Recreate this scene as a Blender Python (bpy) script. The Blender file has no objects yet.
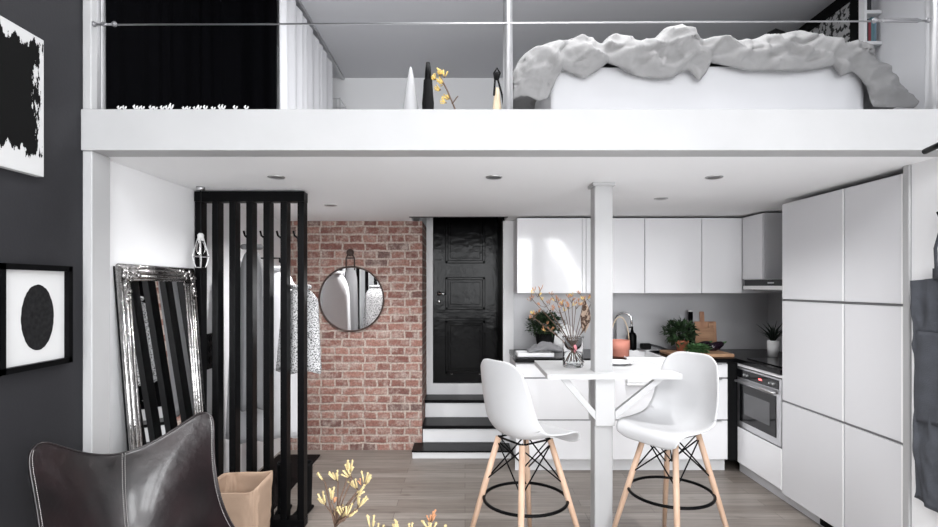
import bpy, bmesh, math, random
from mathutils import Vector, Matrix, noise
random.seed(7)
PI = math.pi
S = bpy.context.scene
COL = S.collection

# ---------------------------------------------------------------- camera
F = 527.0; VX = 465.0; VY = 286.0; EYE = 1.49
cam = bpy.data.objects.new('camera', bpy.data.cameras.new('camera'))
COL.objects.link(cam)
cam.location = (0, 0, EYE); cam.rotation_euler = (PI/2, 0, 0)
cam.data.sensor_width = 36; cam.data.lens = F/938*36
cam.data.shift_x = (469-VX)/938; cam.data.shift_y = (VY-263.5)/938
cam.data.clip_start = 0.02
S.camera = cam
# ---------------------------------------------------------------- daylight
w = bpy.data.worlds.new('world'); S.world = w; w.use_nodes = True
w.node_tree.nodes['Background'].inputs[0].default_value = (0.93, 0.96, 1.0, 1)
w.node_tree.nodes['Background'].inputs[1].default_value = 1.0
def area(name, loc, rot, sx, sy, power, col=(1, 1, 1)):
    l = bpy.data.lights.new(name, 'AREA'); l.shape = 'RECTANGLE'; l.size = sx; l.size_y = sy
    l.energy = power; l.color = col
    o = bpy.data.objects.new(name, l); COL.objects.link(o); o.location = loc; o.rotation_euler = rot
    return o
WINX = [-0.85, 0.45, 1.5]
for i, x in enumerate(WINX):
    area('window_daylight', (x, -4.96, 1.85), (math.radians(72), 0, 0), 0.86, 2.5, 50, (0.97, 0.985, 1.0))
area('side_window_daylight', (2.12, -1.6, 1.75), (math.radians(60), 0, PI/2), 1.5, 2.0, 60, (0.97, 0.985, 1.0))
area('skylight_daylight', (0.25, -1.2, 3.60), (0, 0, 0), 3.2, 2.6, 120, (0.98, 0.99, 1.0))  # added fill lamp under the closed ceiling, evens out the light
area('loft_skylight_daylight', (0.6, 2.95, 3.60), (0, 0, 0), 2.6, 0.9, 26, (0.98, 0.99, 1.0))  # added fill lamp brightening the loft, no opening above it
vs = S.view_settings
vs.view_transform = 'Standard'; vs.look = 'None'; vs.gamma = 1; vs.exposure = 0.95
vs.use_curve_mapping = False

# ---------------------------------------------------------------- helpers
def P(px, py, Y):
    return Vector(((px-VX)*Y/F, Y, EYE-(py-VY)*Y/F))

def mat(name, col, rough=0.5, metal=0.0, spec=0.5, coat=0.0, bump=0.0, bscale=30.0, var=0.0, vscale=3.0, trans=0.0, ior=1.45):
    m = bpy.data.materials.new(name); m.use_nodes = True
    nt = m.node_tree; b = nt.nodes['Principled BSDF']
    b.inputs['Base Color'].default_value = (*col, 1)
    b.inputs['Roughness'].default_value = rough
    b.inputs['Metallic'].default_value = metal
    b.inputs['Specular IOR Level'].default_value = spec
    b.inputs['Coat Weight'].default_value = coat
    b.inputs['Coat Roughness'].default_value = 0.05
    b.inputs['Transmission Weight'].default_value = trans
    b.inputs['IOR'].default_value = ior
    tc = nt.nodes.new('ShaderNodeTexCoord')
    if bump:
        n = nt.nodes.new('ShaderNodeTexNoise'); n.inputs['Scale'].default_value = bscale; n.inputs['Detail'].default_value = 4
        nt.links.new(tc.outputs['Object'], n.inputs['Vector'])
        bp = nt.nodes.new('ShaderNodeBump'); bp.inputs['Strength'].default_value = bump; bp.inputs['Distance'].default_value = 0.01
        nt.links.new(n.outputs['Fac'], bp.inputs['Height']); nt.links.new(bp.outputs['Normal'], b.inputs['Normal'])
    if var:
        n = nt.nodes.new('ShaderNodeTexNoise'); n.inputs['Scale'].default_value = vscale; n.inputs['Detail'].default_value = 5
        nt.links.new(tc.outputs['Object'], n.inputs['Vector'])
        r = nt.nodes.new('ShaderNodeValToRGB')
        r.color_ramp.elements[0].position = 0.3; r.color_ramp.elements[1].position = 0.7
        r.color_ramp.elements[0].color = (*[c*(1-var) for c in col], 1)
        r.color_ramp.elements[1].color = (*[min(1, c*(1+var)) for c in col], 1)
        nt.links.new(n.outputs['Fac'], r.inputs['Fac']); nt.links.new(r.outputs['Color'], b.inputs['Base Color'])
    return m

def N(nt, kind, **kw):
    n = nt.nodes.new(kind)
    for k, v in kw.items():
        if k in n.inputs: n.inputs[k].default_value = v
        else: setattr(n, k, v)
    return n

M = {}
M['white_wall'] = mat('white wall paint', (0.80, 0.80, 0.81), 0.7, bump=0.05, bscale=60)
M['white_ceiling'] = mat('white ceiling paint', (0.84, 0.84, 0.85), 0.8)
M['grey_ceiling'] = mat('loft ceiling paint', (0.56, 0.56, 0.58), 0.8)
M['dark_wall'] = mat('charcoal wall paint', (0.020, 0.020, 0.023), 0.6, spec=0.3, bump=0.05, bscale=80)
M['grey_wall'] = mat('pale grey wall paint', (0.60, 0.60, 0.62), 0.7)
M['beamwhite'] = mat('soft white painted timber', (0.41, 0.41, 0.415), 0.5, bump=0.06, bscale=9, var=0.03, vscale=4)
M['tube'] = mat('pale grey powder coated steel', (0.42, 0.42, 0.43), 0.3, metal=0.6)
M['tablewhite'] = mat('white lacquered table wood', (0.50, 0.50, 0.505), 0.35)
M['white_wood'] = mat('white painted wood', (0.72, 0.72, 0.73), 0.4, bump=0.06, bscale=9, var=0.02, vscale=4)
M['gloss'] = mat('glossy white lacquer', (0.82, 0.82, 0.84), 0.12, coat=0.3)
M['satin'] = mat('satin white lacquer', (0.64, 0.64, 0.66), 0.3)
M['carcass'] = mat('white cabinet carcass', (0.62, 0.62, 0.64), 0.5)
M['edge'] = mat('bright edge trim', (0.9, 0.9, 0.9), 0.25)  # white of the hood lip, also painted in as door edge highlights
M['gap'] = mat('grey aluminium grip channel', (0.22, 0.22, 0.23), 0.4, metal=0.6)
M['black'] = mat('black lacquer', (0.002, 0.002, 0.0024), 0.3, spec=0.08)
M['black_satin'] = mat('black satin paint', (0.0022, 0.0022, 0.0026), 0.42, spec=0.10)
M['black_matte'] = mat('matte black', (0.004, 0.004, 0.0045), 0.7, spec=0.15)
M['worktop'] = mat('black stone worktop', (0.003, 0.003, 0.0035), 0.2, spec=0.14)
M['steel'] = mat('brushed steel', (0.55, 0.55, 0.56), 0.3, metal=1)
M['chrome'] = mat('chrome', (0.8, 0.8, 0.8), 0.08, metal=1)
M['mirror'] = mat('mirror glass', (0.9, 0.9, 0.9), 0.01, metal=1)
M['silver'] = mat('ornate silver leaf', (0.40, 0.39, 0.385), 0.2, metal=1, bump=0.3, bscale=60, var=0.3, vscale=30)
M['plastic'] = mat('white moulded plastic', (0.53, 0.53, 0.54), 0.35)
M['ceramic'] = mat('white glazed ceramic', (0.85, 0.85, 0.86), 0.12)
M['splash'] = mat('grey metal splashback', (0.46, 0.46, 0.475), 0.4, metal=0.2)
M['darkglass'] = mat('black oven glass', (0.004, 0.004, 0.005), 0.06, spec=0.3)
M['ovenglass'] = mat('grey oven window glass', (0.08, 0.08, 0.085), 0.1)
M['glass'] = mat('clear glass', (1, 1, 1), 0.0, trans=1.0, ior=1.18)
M['water'] = mat('water', (0.97, 1, 1), 0.0, trans=1.0, ior=1.2)
M['terracotta'] = mat('terracotta', (0.46, 0.16, 0.09), 0.8, var=0.1, vscale=15)
M['coral'] = mat('coral pink pot', (0.60, 0.24, 0.18), 0.6)
M['green'] = mat('dark green leaf', (0.022, 0.045, 0.018), 0.5, var=0.5, vscale=25)
M['herb'] = mat('fresh green herb', (0.05, 0.12, 0.04), 0.6, var=0.4, vscale=40)
M['darkleaf'] = mat('blackish green leaf', (0.012, 0.02, 0.014), 0.5)
M['stem'] = mat('brown stem', (0.10, 0.06, 0.04), 0.7)
M['yellow'] = mat('yellow kangaroo paw flower', (0.72, 0.52, 0.16), 0.6, var=0.25, vscale=60)
M['paleyellow'] = mat('pale yellow kangaroo paw flower', (0.50, 0.40, 0.20), 0.6, var=0.12, vscale=60)
M['rust'] = mat('rusty flower', (0.42, 0.20, 0.10), 0.6, var=0.4, vscale=60)
M['red'] = mat('red bud', (0.55, 0.10, 0.06), 0.6)
M['linen'] = mat('grey linen', (0.245, 0.242, 0.242), 0.9, bump=0.9, bscale=16)
M['sheet'] = mat('white cotton sheet', (0.52, 0.52, 0.535), 0.9, bump=0.1, bscale=8)
M['curtain'] = mat('white curtain cotton', (0.62, 0.62, 0.64), 0.9)
M['blackcloth'] = mat('black velvet curtain', (0.0015, 0.0015, 0.002), 0.9, spec=0.02)
M['denim'] = mat('charcoal denim', (0.055, 0.059, 0.070), 0.85, bump=0.3, bscale=200, var=0.2, vscale=12)
M['coat_white'] = mat('pale grey wool', (0.72, 0.72, 0.74), 0.9, bump=0.2, bscale=120)
M['coat_grey'] = mat('mid grey wool', (0.28, 0.28, 0.29), 0.9, bump=0.2, bscale=120)
M['kraft'] = mat('brown kraft paper', (0.44, 0.31, 0.225), 0.8, bump=0.25, bscale=14, var=0.06, vscale=6)
M['greycloth'] = mat('grey kitchen towel', (0.22, 0.22, 0.23), 0.9)
M['brownleather'] = mat('brown leather strap', (0.05, 0.03, 0.025), 0.5)
M['thread'] = mat('pale stitching thread', (0.45, 0.43, 0.42), 0.7)
M['paper'] = mat('white paper', (0.60, 0.60, 0.60), 0.8)
M['ink'] = mat('dark charcoal print', (0.014, 0.014, 0.0145), 0.9, spec=0.1, var=0.4, vscale=60)
M['teal'] = mat('teal book cloth', (0.10, 0.19, 0.22), 0.7)
M['bookred'] = mat('dark red book cloth', (0.22, 0.04, 0.05), 0.7)
M['bookdark'] = mat('near black book cloth', (0.03, 0.03, 0.035), 0.7)
M['bookblue'] = mat('slate blue book cloth', (0.16, 0.23, 0.29), 0.7)
M['rugwool'] = mat('pale wool rug', (0.72, 0.71, 0.70), 0.95, bump=0.3, bscale=150)
M['rubber'] = mat('dark floor mat', (0.008, 0.006, 0.006), 0.95, spec=0.1)
M['aubergine'] = mat('aubergine skin', (0.012, 0.006, 0.012), 0.2)
M['pinkglass'] = mat('pink petal', (0.75, 0.25, 0.30), 0.5)
M['cork'] = mat('pale wood tag', (0.62, 0.50, 0.36), 0.6)
def lamp_mat():
    m = mat('red oven clock digits', (0.8, 0.1, 0.1)); b = m.node_tree.nodes['Principled BSDF']
    b.inputs['Emission Color'].default_value = (1, 0.12, 0.12, 1); b.inputs['Emission Strength'].default_value = 1.6
    return m
M['led'] = lamp_mat()

def wood(name, c1, c2, rough=0.5, scale=(2, 30, 30)):
    m = mat(name, c1, rough); nt = m.node_tree; b = nt.nodes['Principled BSDF']
    tc = N(nt, 'ShaderNodeTexCoord'); mp = N(nt, 'ShaderNodeMapping'); mp.inputs['Scale'].default_value = scale
    n = N(nt, 'ShaderNodeTexNoise', Scale=1.0, Detail=6.0)
    nt.links.new(tc.outputs['Object'], mp.inputs[0]); nt.links.new(mp.outputs[0], n.inputs['Vector'])
    r = N(nt, 'ShaderNodeValToRGB'); r.color_ramp.elements[0].position = 0.35; r.color_ramp.elements[1].position = 0.65
    r.color_ramp.elements[0].color = (*c1, 1); r.color_ramp.elements[1].color = (*c2, 1)
    nt.links.new(n.outputs['Fac'], r.inputs['Fac']); nt.links.new(r.outputs[0], b.inputs['Base Color'])
    return m
M['beech'] = wood('pale beech wood', (0.50, 0.33, 0.23), (0.60, 0.42, 0.31), 0.45, (30, 30, 3))
M['board'] = wood('cutting board wood', (0.34, 0.17, 0.10), (0.52, 0.30, 0.19), 0.5, (25, 25, 3))
M['boardflat'] = wood('chopping board wood', (0.32, 0.17, 0.10), (0.45, 0.27, 0.16), 0.5, (4, 25, 25))

def floor_mat():
    m = mat('grey brown oak planks', (0.3, 0.25, 0.22), 0.38); nt = m.node_tree; b = nt.nodes['Principled BSDF']
    tc = N(nt, 'ShaderNodeTexCoord')
    br = N(nt, 'ShaderNodeTexBrick', Scale=1.0)
    br.inputs['Brick Width'].default_value = 1.25; br.inputs['Row Height'].default_value = 0.105
    br.inputs['Mortar Size'].default_value = 0.0016; br.inputs['Mortar Smooth'].default_value = 0.2
    br.inputs['Color1'].default_value = (0.265, 0.240, 0.218, 1); br.inputs['Color2'].default_value = (0.175, 0.150, 0.132, 1)
    br.inputs['Mortar'].default_value = (0.09, 0.075, 0.066, 1); br.inputs['Bias'].default_value = 0.0
    br.offset = 0.37; br.offset_frequency = 2
    nt.links.new(tc.outputs['Object'], br.inputs['Vector'])
    mp = N(nt, 'ShaderNodeMapping'); mp.inputs['Scale'].default_value = (2.2, 34, 1)
    n = N(nt, 'ShaderNodeTexNoise', Scale=1.0, Detail=8.0, Roughness=0.65)
    nt.links.new(tc.outputs['Object'], mp.inputs[0]); nt.links.new(mp.outputs[0], n.inputs['Vector'])
    r = N(nt, 'ShaderNodeValToRGB'); r.color_ramp.elements[0].position = 0.3; r.color_ramp.elements[1].position = 0.72
    r.color_ramp.elements[0].color = (0.62, 0.60, 0.59, 1); r.color_ramp.elements[1].color = (1.18, 1.17, 1.16, 1)
    nt.links.new(n.outputs['Fac'], r.inputs['Fac'])
    mx = N(nt, 'ShaderNodeMix'); mx.data_type = 'RGBA'; mx.blend_type = 'MULTIPLY'; mx.inputs[0].default_value = 1
    nt.links.new(br.outputs['Color'], mx.inputs[6]); nt.links.new(r.outputs[0], mx.inputs[7])
    n2 = N(nt, 'ShaderNodeTexNoise', Scale=1.0, Detail=2.0); mp2 = N(nt, 'ShaderNodeMapping'); mp2.inputs['Scale'].default_value = (3.5, 9, 1)
    nt.links.new(tc.outputs['Object'], mp2.inputs[0]); nt.links.new(mp2.outputs[0], n2.inputs['Vector'])
    r2 = N(nt, 'ShaderNodeValToRGB'); r2.color_ramp.elements[0].position = 0.22; r2.color_ramp.elements[1].position = 0.34
    r2.color_ramp.elements[0].color = (0.45, 0.40, 0.37, 1); r2.color_ramp.elements[1].color = (1, 1, 1, 1)
    nt.links.new(n2.outputs['Fac'], r2.inputs['Fac'])
    mx2 = N(nt, 'ShaderNodeMix'); mx2.data_type = 'RGBA'; mx2.blend_type = 'MULTIPLY'; mx2.inputs[0].default_value = 1
    nt.links.new(mx.outputs[2], mx2.inputs[6]); nt.links.new(r2.outputs[0], mx2.inputs[7])
    nt.links.new(mx2.outputs[2], b.inputs['Base Color'])
    bp = N(nt, 'ShaderNodeBump', Strength=0.12); nt.links.new(n.outputs['Fac'], bp.inputs['Height']); nt.links.new(bp.outputs[0], b.inputs['Normal'])
    return m
M['floor'] = floor_mat()

def brick_mat():
    m = mat('old red brick', (0.4, 0.2, 0.15), 0.85); nt = m.node_tree; b = nt.nodes['Principled BSDF']
    tc = N(nt, 'ShaderNodeTexCoord'); sp = N(nt, 'ShaderNodeSeparateXYZ'); ad = N(nt, 'ShaderNodeMath'); ad.operation = 'ADD'
    cb = N(nt, 'ShaderNodeCombineXYZ')
    nt.links.new(tc.outputs['Object'], sp.inputs[0]); nt.links.new(sp.outputs[0], ad.inputs[0]); nt.links.new(sp.outputs[1], ad.inputs[1])
    nt.links.new(ad.outputs[0], cb.inputs[0]); nt.links.new(sp.outputs[2], cb.inputs[1])
    nd = N(nt, 'ShaderNodeTexNoise', Scale=9.0, Detail=3.0)
    nt.links.new(cb.outputs[0], nd.inputs['Vector'])
    va = N(nt, 'ShaderNodeVectorMath'); va.operation = 'MULTIPLY_ADD'; va.inputs[1].default_value = (0.030, 0.026, 0)
    nt.links.new(nd.outputs['Color'], va.inputs[0]); nt.links.new(cb.outputs[0], va.inputs[2])
    def bricktex(c1, c2, mo):
        t = N(nt, 'ShaderNodeTexBrick', Scale=1.0)
        t.inputs['Brick Width'].default_value = 0.205; t.inputs['Row Height'].default_value = 0.073
        t.inputs['Mortar Size'].default_value = 0.010; t.inputs['Mortar Smooth'].default_value = 0.35; t.inputs['Bias'].default_value = 0
        t.inputs['Color1'].default_value = (*c1, 1); t.inputs['Color2'].default_value = (*c2, 1); t.inputs['Mortar'].default_value = (*mo, 1)
        t.squash = 0.62; t.squash_frequency = 2; t.offset = 0.5
        nt.links.new(va.outputs[0], t.inputs['Vector']); return t
    t = bricktex((0.325, 0.168, 0.135), (0.165, 0.066, 0.054), (0.44, 0.365, 0.32))
    rnd = bricktex((0, 0, 0), (1, 1, 1), (0.5, 0.5, 0.5))
    # occasional dark brick
    r0 = N(nt, 'ShaderNodeValToRGB'); r0.color_ramp.interpolation = 'LINEAR'
    r0.color_ramp.elements[0].position = 0.86; r0.color_ramp.elements[0].color = (0, 0, 0, 1)
    r0.color_ramp.elements[1].position = 0.97; r0.color_ramp.elements[1].color = (1, 1, 1, 1)
    nt.links.new(rnd.outputs['Color'], r0.inputs['Fac'])
    mx0 = N(nt, 'ShaderNodeMix'); mx0.data_type = 'RGBA'; mx0.inputs[7].default_value = (0.15, 0.09, 0.08, 1)
    nt.links.new(r0.outputs[0], mx0.inputs[0]); nt.links.new(t.outputs['Color'], mx0.inputs[6])
    # lime smears
    n = N(nt, 'ShaderNodeTexNoise', Scale=11.0, Detail=7.0, Roughness=0.72)
    nt.links.new(cb.outputs[0], n.inputs['Vector'])
    r = N(nt, 'ShaderNodeValToRGB'); r.color_ramp.elements[0].position = 0.46; r.color_ramp.elements[1].position = 0.68
    r.color_ramp.elements[0].color = (0, 0, 0, 1); r.color_ramp.elements[1].color = (0.85, 0.85, 0.85, 1)
    nt.links.new(n.outputs['Fac'], r.inputs['Fac'])
    mx = N(nt, 'ShaderNodeMix'); mx.data_type = 'RGBA'; mx.inputs[7].default_value = (0.48, 0.405, 0.36, 1)
    nt.links.new(r.outputs[0], mx.inputs[0]); nt.links.new(mx0.outputs[2], mx.inputs[6])
    n3 = N(nt, 'ShaderNodeTexNoise', Scale=55.0, Detail=4.0); nt.links.new(cb.outputs[0], n3.inputs['Vector'])
    r3 = N(nt, 'ShaderNodeValToRGB'); r3.color_ramp.elements[0].position = 0.3; r3.color_ramp.elements[1].position = 0.6
    r3.color_ramp.elements[0].color = (0.68, 0.66, 0.65, 1); r3.color_ramp.elements[1].color = (1.1, 1.1, 1.1, 1)
    nt.links.new(n3.outputs['Fac'], r3.inputs['Fac'])
    mx3 = N(nt, 'ShaderNodeMix'); mx3.data_type = 'RGBA'; mx3.blend_type = 'MULTIPLY'; mx3.inputs[0].default_value = 1
    nt.links.new(mx.outputs[2], mx3.inputs[6]); nt.links.new(r3.outputs[0], mx3.inputs[7])
    nt.links.new(mx3.outputs[2], b.inputs['Base Color'])
    iv = N(nt, 'ShaderNodeMath'); iv.operation = 'MULTIPLY_ADD'; iv.inputs[1].default_value = -1.0; iv.inputs[2].default_value = 1.0
    nt.links.new(t.outputs['Fac'], iv.inputs[0])
    ad2 = N(nt, 'ShaderNodeMath'); ad2.operation = 'MULTIPLY_ADD'; ad2.inputs[1].default_value = 0.5
    nt.links.new(n.outputs['Fac'], ad2.inputs[0]); nt.links.new(iv.outputs[0], ad2.inputs[2])
    bp = N(nt, 'ShaderNodeBump', Strength=0.8, Distance=0.012); nt.links.new(ad2.outputs[0], bp.inputs['Height']); nt.links.new(bp.outputs[0], b.inputs['Normal'])
    return m
M['brick'] = brick_mat()

def leather_mat():
    m = mat('worn dark brown leather', (0.02, 0.01, 0.01), 0.3, coat=0.0); nt = m.node_tree; b = nt.nodes['Principled BSDF']
    b.inputs['Specular IOR Level'].default_value = 0.6; b.inputs['Coat Weight'].default_value = 0.4; b.inputs['Coat Roughness'].default_value = 0.14
    tc = N(nt, 'ShaderNodeTexCoord')
    n = N(nt, 'ShaderNodeTexNoise', Scale=6.0, Detail=6.0, Roughness=0.6); nt.links.new(tc.outputs['Object'], n.inputs['Vector'])
    r = N(nt, 'ShaderNodeValToRGB'); r.color_ramp.elements[0].position = 0.35; r.color_ramp.elements[1].position = 0.7
    r.color_ramp.elements[0].color = (0.004, 0.0025, 0.003, 1); r.color_ramp.elements[1].color = (0.013, 0.005, 0.006, 1)
    nt.links.new(n.outputs['Fac'], r.inputs['Fac']); nt.links.new(r.outputs[0], b.inputs['Base Color'])
    r2 = N(nt, 'ShaderNodeMapRange'); r2.inputs['To Min'].default_value = 0.24; r2.inputs['To Max'].default_value = 0.40
    nt.links.new(n.outputs['Fac'], r2.inputs['Value']); nt.links.new(r2.outputs[0], b.inputs['Roughness'])
    n2 = N(nt, 'ShaderNodeTexNoise', Scale=14.0, Detail=5.0); nt.links.new(tc.outputs['Object'], n2.inputs['Vector'])
    bp = N(nt, 'ShaderNodeBump', Strength=0.35, Distance=0.012); nt.links.new(n2.outputs['Fac'], bp.inputs['Height']); nt.links.new(bp.outputs[0], b.inputs['Normal'])
    return m
M['leather'] = leather_mat()

def speckle_mat(name, c1, c2, scale, thr=0.5, detail=3):
    m = mat(name, c1, 0.85); nt = m.node_tree; b = nt.nodes['Principled BSDF']
    tc = N(nt, 'ShaderNodeTexCoord'); n = N(nt, 'ShaderNodeTexNoise', Scale=scale, Detail=detail)
    nt.links.new(tc.outputs['Object'], n.inputs['Vector'])
    r = N(nt, 'ShaderNodeValToRGB'); r.color_ramp.elements[0].position = thr-0.02; r.color_ramp.elements[1].position = thr+0.02
    r.color_ramp.elements[0].color = (*c1, 1); r.color_ramp.elements[1].color = (*c2, 1)
    nt.links.new(n.outputs['Fac'], r.inputs['Fac']); nt.links.new(r.outputs[0], b.inputs['Base Color'])
    return m
M['speckle'] = speckle_mat('black and white speckled fabric', (0.08, 0.08, 0.08), (0.60, 0.60, 0.61), 150, 0.47)
M['botanic'] = speckle_mat('black leafy print on white paper', (0.03, 0.03, 0.03), (0.50, 0.50, 0.50), 26, 0.48, 6)
M['cone'] = mat('pale grey card', (0.40, 0.40, 0.41), 0.8)
M['feather'] = speckle_mat('striped brown feather', (0.09, 0.05, 0.035), (0.50, 0.38, 0.30), 45, 0.5)

def glossdoor_mat():
    m = mat('heavily lacquered black door', (0.0015, 0.0015, 0.002), 0.16, spec=0.12); nt = m.node_tree; b = nt.nodes['Principled BSDF']
    tc = N(nt, 'ShaderNodeTexCoord'); n = N(nt, 'ShaderNodeTexNoise', Scale=13.0, Detail=3.0); nt.links.new(tc.outputs['Object'], n.inputs['Vector'])
    bp = N(nt, 'ShaderNodeBump', Strength=0.22, Distance=0.012); nt.links.new(n.outputs['Fac'], bp.inputs['Height']); nt.links.new(bp.outputs[0], b.inputs['Normal'])
    return m
M['glossdoor'] = glossdoor_mat()

def canvas_mat():
    # white canvas with a rough black brushed field; local coords: y across, z up (origin bottom centre)
    m = mat('white canvas with black brushwork', (0.75, 0.75, 0.75), 0.7); nt = m.node_tree; b = nt.nodes['Principled BSDF']
    tc = N(nt, 'ShaderNodeTexCoord'); mp = N(nt, 'ShaderNodeMapping'); mp.inputs['Scale'].default_value = (1, 26, 7)
    n = N(nt, 'ShaderNodeTexNoise', Scale=1.0, Detail=5.0, Roughness=0.7)
    nt.links.new(tc.outputs['Object'], mp.inputs[0]); nt.links.new(mp.outputs[0], n.inputs['Vector'])
    sp = N(nt, 'ShaderNodeSeparateXYZ'); nt.links.new(tc.outputs['Object'], sp.inputs[0])
    def mth(op, a, c=None, d=None):
        q = N(nt, 'ShaderNodeMath'); q.operation = op
        for i, v in enumerate((a, c, d)):
            if v is None: continue
            if isinstance(v, (int, float)): q.inputs[i].default_value = v
            else: nt.links.new(v, q.inputs[i])
        return q.outputs[0]
    dy = mth('SUBTRACT', mth('ABSOLUTE', sp.outputs[1]), 0.315)
    dz = mth('SUBTRACT', mth('ABSOLUTE', mth('SUBTRACT', sp.outputs[2], 0.285)), 0.205)
    d = mth('MAXIMUM', dy, dz)
    v = mth('MULTIPLY_ADD', mth('SUBTRACT', n.outputs['Fac'], 0.5), 0.22, d)
    k = mth('GREATER_THAN', v, 0.0)
    mx = N(nt, 'ShaderNodeMix'); mx.data_type = 'RGBA'; mx.inputs[6].default_value = (0.0015, 0.0015, 0.0015, 1); mx.inputs[7].default_value = (0.50, 0.50, 0.50, 1); b.inputs['Specular IOR Level'].default_value = 0.15
    nt.links.new(k, mx.inputs[0]); nt.links.new(mx.outputs[2], b.inputs['Base Color'])
    return m
M['canvas'] = canvas_mat()

# ---- mesh helpers
def BM(): return bmesh.new()
def box(bm, x0, x1, y0, y1, z0, z1, rot=None):
    vs_ = [bm.verts.new((x, y, z)) for x in (x0, x1) for y in (y0, y1) for z in (z0, z1)]
    for f in ((0,1,3,2),(4,6,7,5),(0,4,5,1),(2,3,7,6),(0,2,6,4),(1,5,7,3)):
        bm.faces.new([vs_[i] for i in f])
    if rot is not None:
        bmesh.ops.transform(bm, matrix=rot, verts=vs_)
    return bm
def B(*a): return box(BM(), *a)
def tube(bm, pts, r, seg=10, cap=True, closed=False, flat=1.0):
    pts = [Vector(p) for p in pts]; n = len(pts)
    rs = r if isinstance(r, (list, tuple)) else [r]*n
    rings = []; prev = None
    for i, p in enumerate(pts):
        if closed: t = pts[(i+1) % n]-pts[i-1]
        elif i == 0: t = pts[1]-pts[0]
        elif i == n-1: t = pts[-1]-pts[-2]
        else: t = (pts[i+1]-pts[i]).normalized()+(pts[i]-pts[i-1]).normalized()
        t.normalize()
        if prev is None:
            a = Vector((0, 0, 1)) if abs(t.z) < 0.9 else Vector((1, 0, 0))
            u = t.cross(a).normalized()
        else:
            u = prev-t*prev.dot(t)
            u = u.normalized() if u.length > 1e-6 else t.orthogonal().normalized()
        prev = u; v = t.cross(u)
        rings.append([bm.verts.new(p+(u*math.cos(2*PI*k/seg)+v*math.sin(2*PI*k/seg)*flat)*rs[i]) for k in range(seg)])
    m = n if closed else n-1
    for i in range(m):
        a, b = rings[i], rings[(i+1) % n]
        for k in range(seg): bm.faces.new((a[k], a[(k+1) % seg], b[(k+1) % seg], b[k]))
    if cap and not closed:
        bm.faces.new(rings[0][::-1]); bm.faces.new(rings[-1])
    return bm
def T(pts, r, **k): return tube(BM(), pts, r, **k)
def lathe(bm, prof, c=(0, 0, 0), seg=24, mtx=None):
    c = Vector(c); rings = []; nv = []
    for r, z in prof:
        if r < 1e-5: ring = [bm.verts.new(c+Vector((0, 0, z)))]
        else: ring = [bm.verts.new(c+Vector((r*math.cos(2*PI*k/seg), r*math.sin(2*PI*k/seg), z))) for k in range(seg)]
        rings.append(ring); nv += ring
    for a, b in zip(rings, rings[1:]):
        if len(a) == 1 and len(b) == 1: continue
        for k in range(seg):
            k2 = (k+1) % seg
            if len(a) == 1: bm.faces.new((a[0], b[k2], b[k]))
            elif len(b) == 1: bm.faces.new((a[k], a[k2], b[0]))
            else: bm.faces.new((a[k], a[k2], b[k2], b[k]))
    if mtx is not None: bmesh.ops.transform(bm, matrix=mtx, verts=nv)
    return bm
def L(prof, c=(0, 0, 0), seg=24, mtx=None): return lathe(BM(), prof, c, seg, mtx)
def grid(bm, fn, nu, nv, closeu=False):
    g = [[bm.verts.new(fn(i/(nu-(0 if closeu else 1)), j/(nv-1))) for j in range(nv)] for i in range(nu)]
    for i in range(nu if closeu else nu-1):
        for j in range(nv-1):
            i2 = (i+1) % nu
            bm.faces.new((g[i][j], g[i2][j], g[i2][j+1], g[i][j+1]))
    return bm
def ball(bm, c, r, sub=2, scale=(1, 1, 1)):
    v = bmesh.ops.create_icosphere(bm, subdivisions=sub, radius=r)['verts']
    bmesh.ops.transform(bm, matrix=Matrix.Translation(c) @ Matrix.Diagonal((*scale, 1)), verts=v)
    return bm
WM = {}
def obj(name, bm, m, parent=None, smooth=False, bevel=0.0, solid=0.0, subsurf=0, local=False, origin=None):
    bmesh.ops.recalc_face_normals(bm, faces=bm.faces)
    if parent is not None:
        if not local: bmesh.ops.transform(bm, matrix=WM[parent.name].inverted(), verts=bm.verts)
        wm = WM[parent.name]
        loc = Vector((0, 0, 0))
    else:
        if origin is None:
            xs = [v.co.x for v in bm.verts]; ys = [v.co.y for v in bm.verts]; zs = [v.co.z for v in bm.verts]
            origin = Vector(((min(xs)+max(xs))/2, (min(ys)+max(ys))/2, min(zs)))
        loc = Vector(origin)
        bmesh.ops.translate(bm, vec=-loc, verts=bm.verts)
        wm = Matrix.Translation(loc)
    me = bpy.data.meshes.new(name); bm.to_mesh(me); bm.free()
    me.materials.append(m if not isinstance(m, str) else M[m])
    if smooth:
        for p in me.polygons: p.use_smooth = True
    o = bpy.data.objects.new(name, me); COL.objects.link(o); o.location = loc
    if parent is not None: o.parent = parent
    WM[o.name] = wm
    if solid:
        s = o.modifiers.new('solidify', 'SOLIDIFY'); s.thickness = solid; s.offset = 0
    if bevel:
        b = o.modifiers.new('bevel', 'BEVEL'); b.width = bevel; b.segments = 2; b.limit_method = 'ANGLE'; b.angle_limit = 0.7
    if subsurf:
        s = o.modifiers.new('subsurf', 'SUBSURF'); s.levels = subsurf; s.render_levels = subsurf
    return o
def tag(o, label, cat, group=None):
    o['label'] = label; o['category'] = cat
    if group: o['group'] = group
    return o
def thing(name, label, cat, loc=(0, 0, 0), rz=0.0, group=None):
    o = bpy.data.objects.new(name, None); COL.objects.link(o); o.empty_display_size = 0.1
    o.location = loc; o.rotation_euler = (0, 0, rz)
    WM[o.name] = Matrix.Translation(loc) @ Matrix.Rotation(rz, 4, 'Z')
    return tag(o, label, cat, group)
def copy_tree(o, parent=None):
    c = o.copy(); COL.objects.link(c)
    if parent is not None: c.parent = parent
    for ch in list(o.children): copy_tree(ch, c)
    return c
def struct(name, bm, m, label=None, **k):
    o = obj(name, bm, m, **k); o['kind'] = 'structure'
    if label: o['label'] = label
    return o

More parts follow.
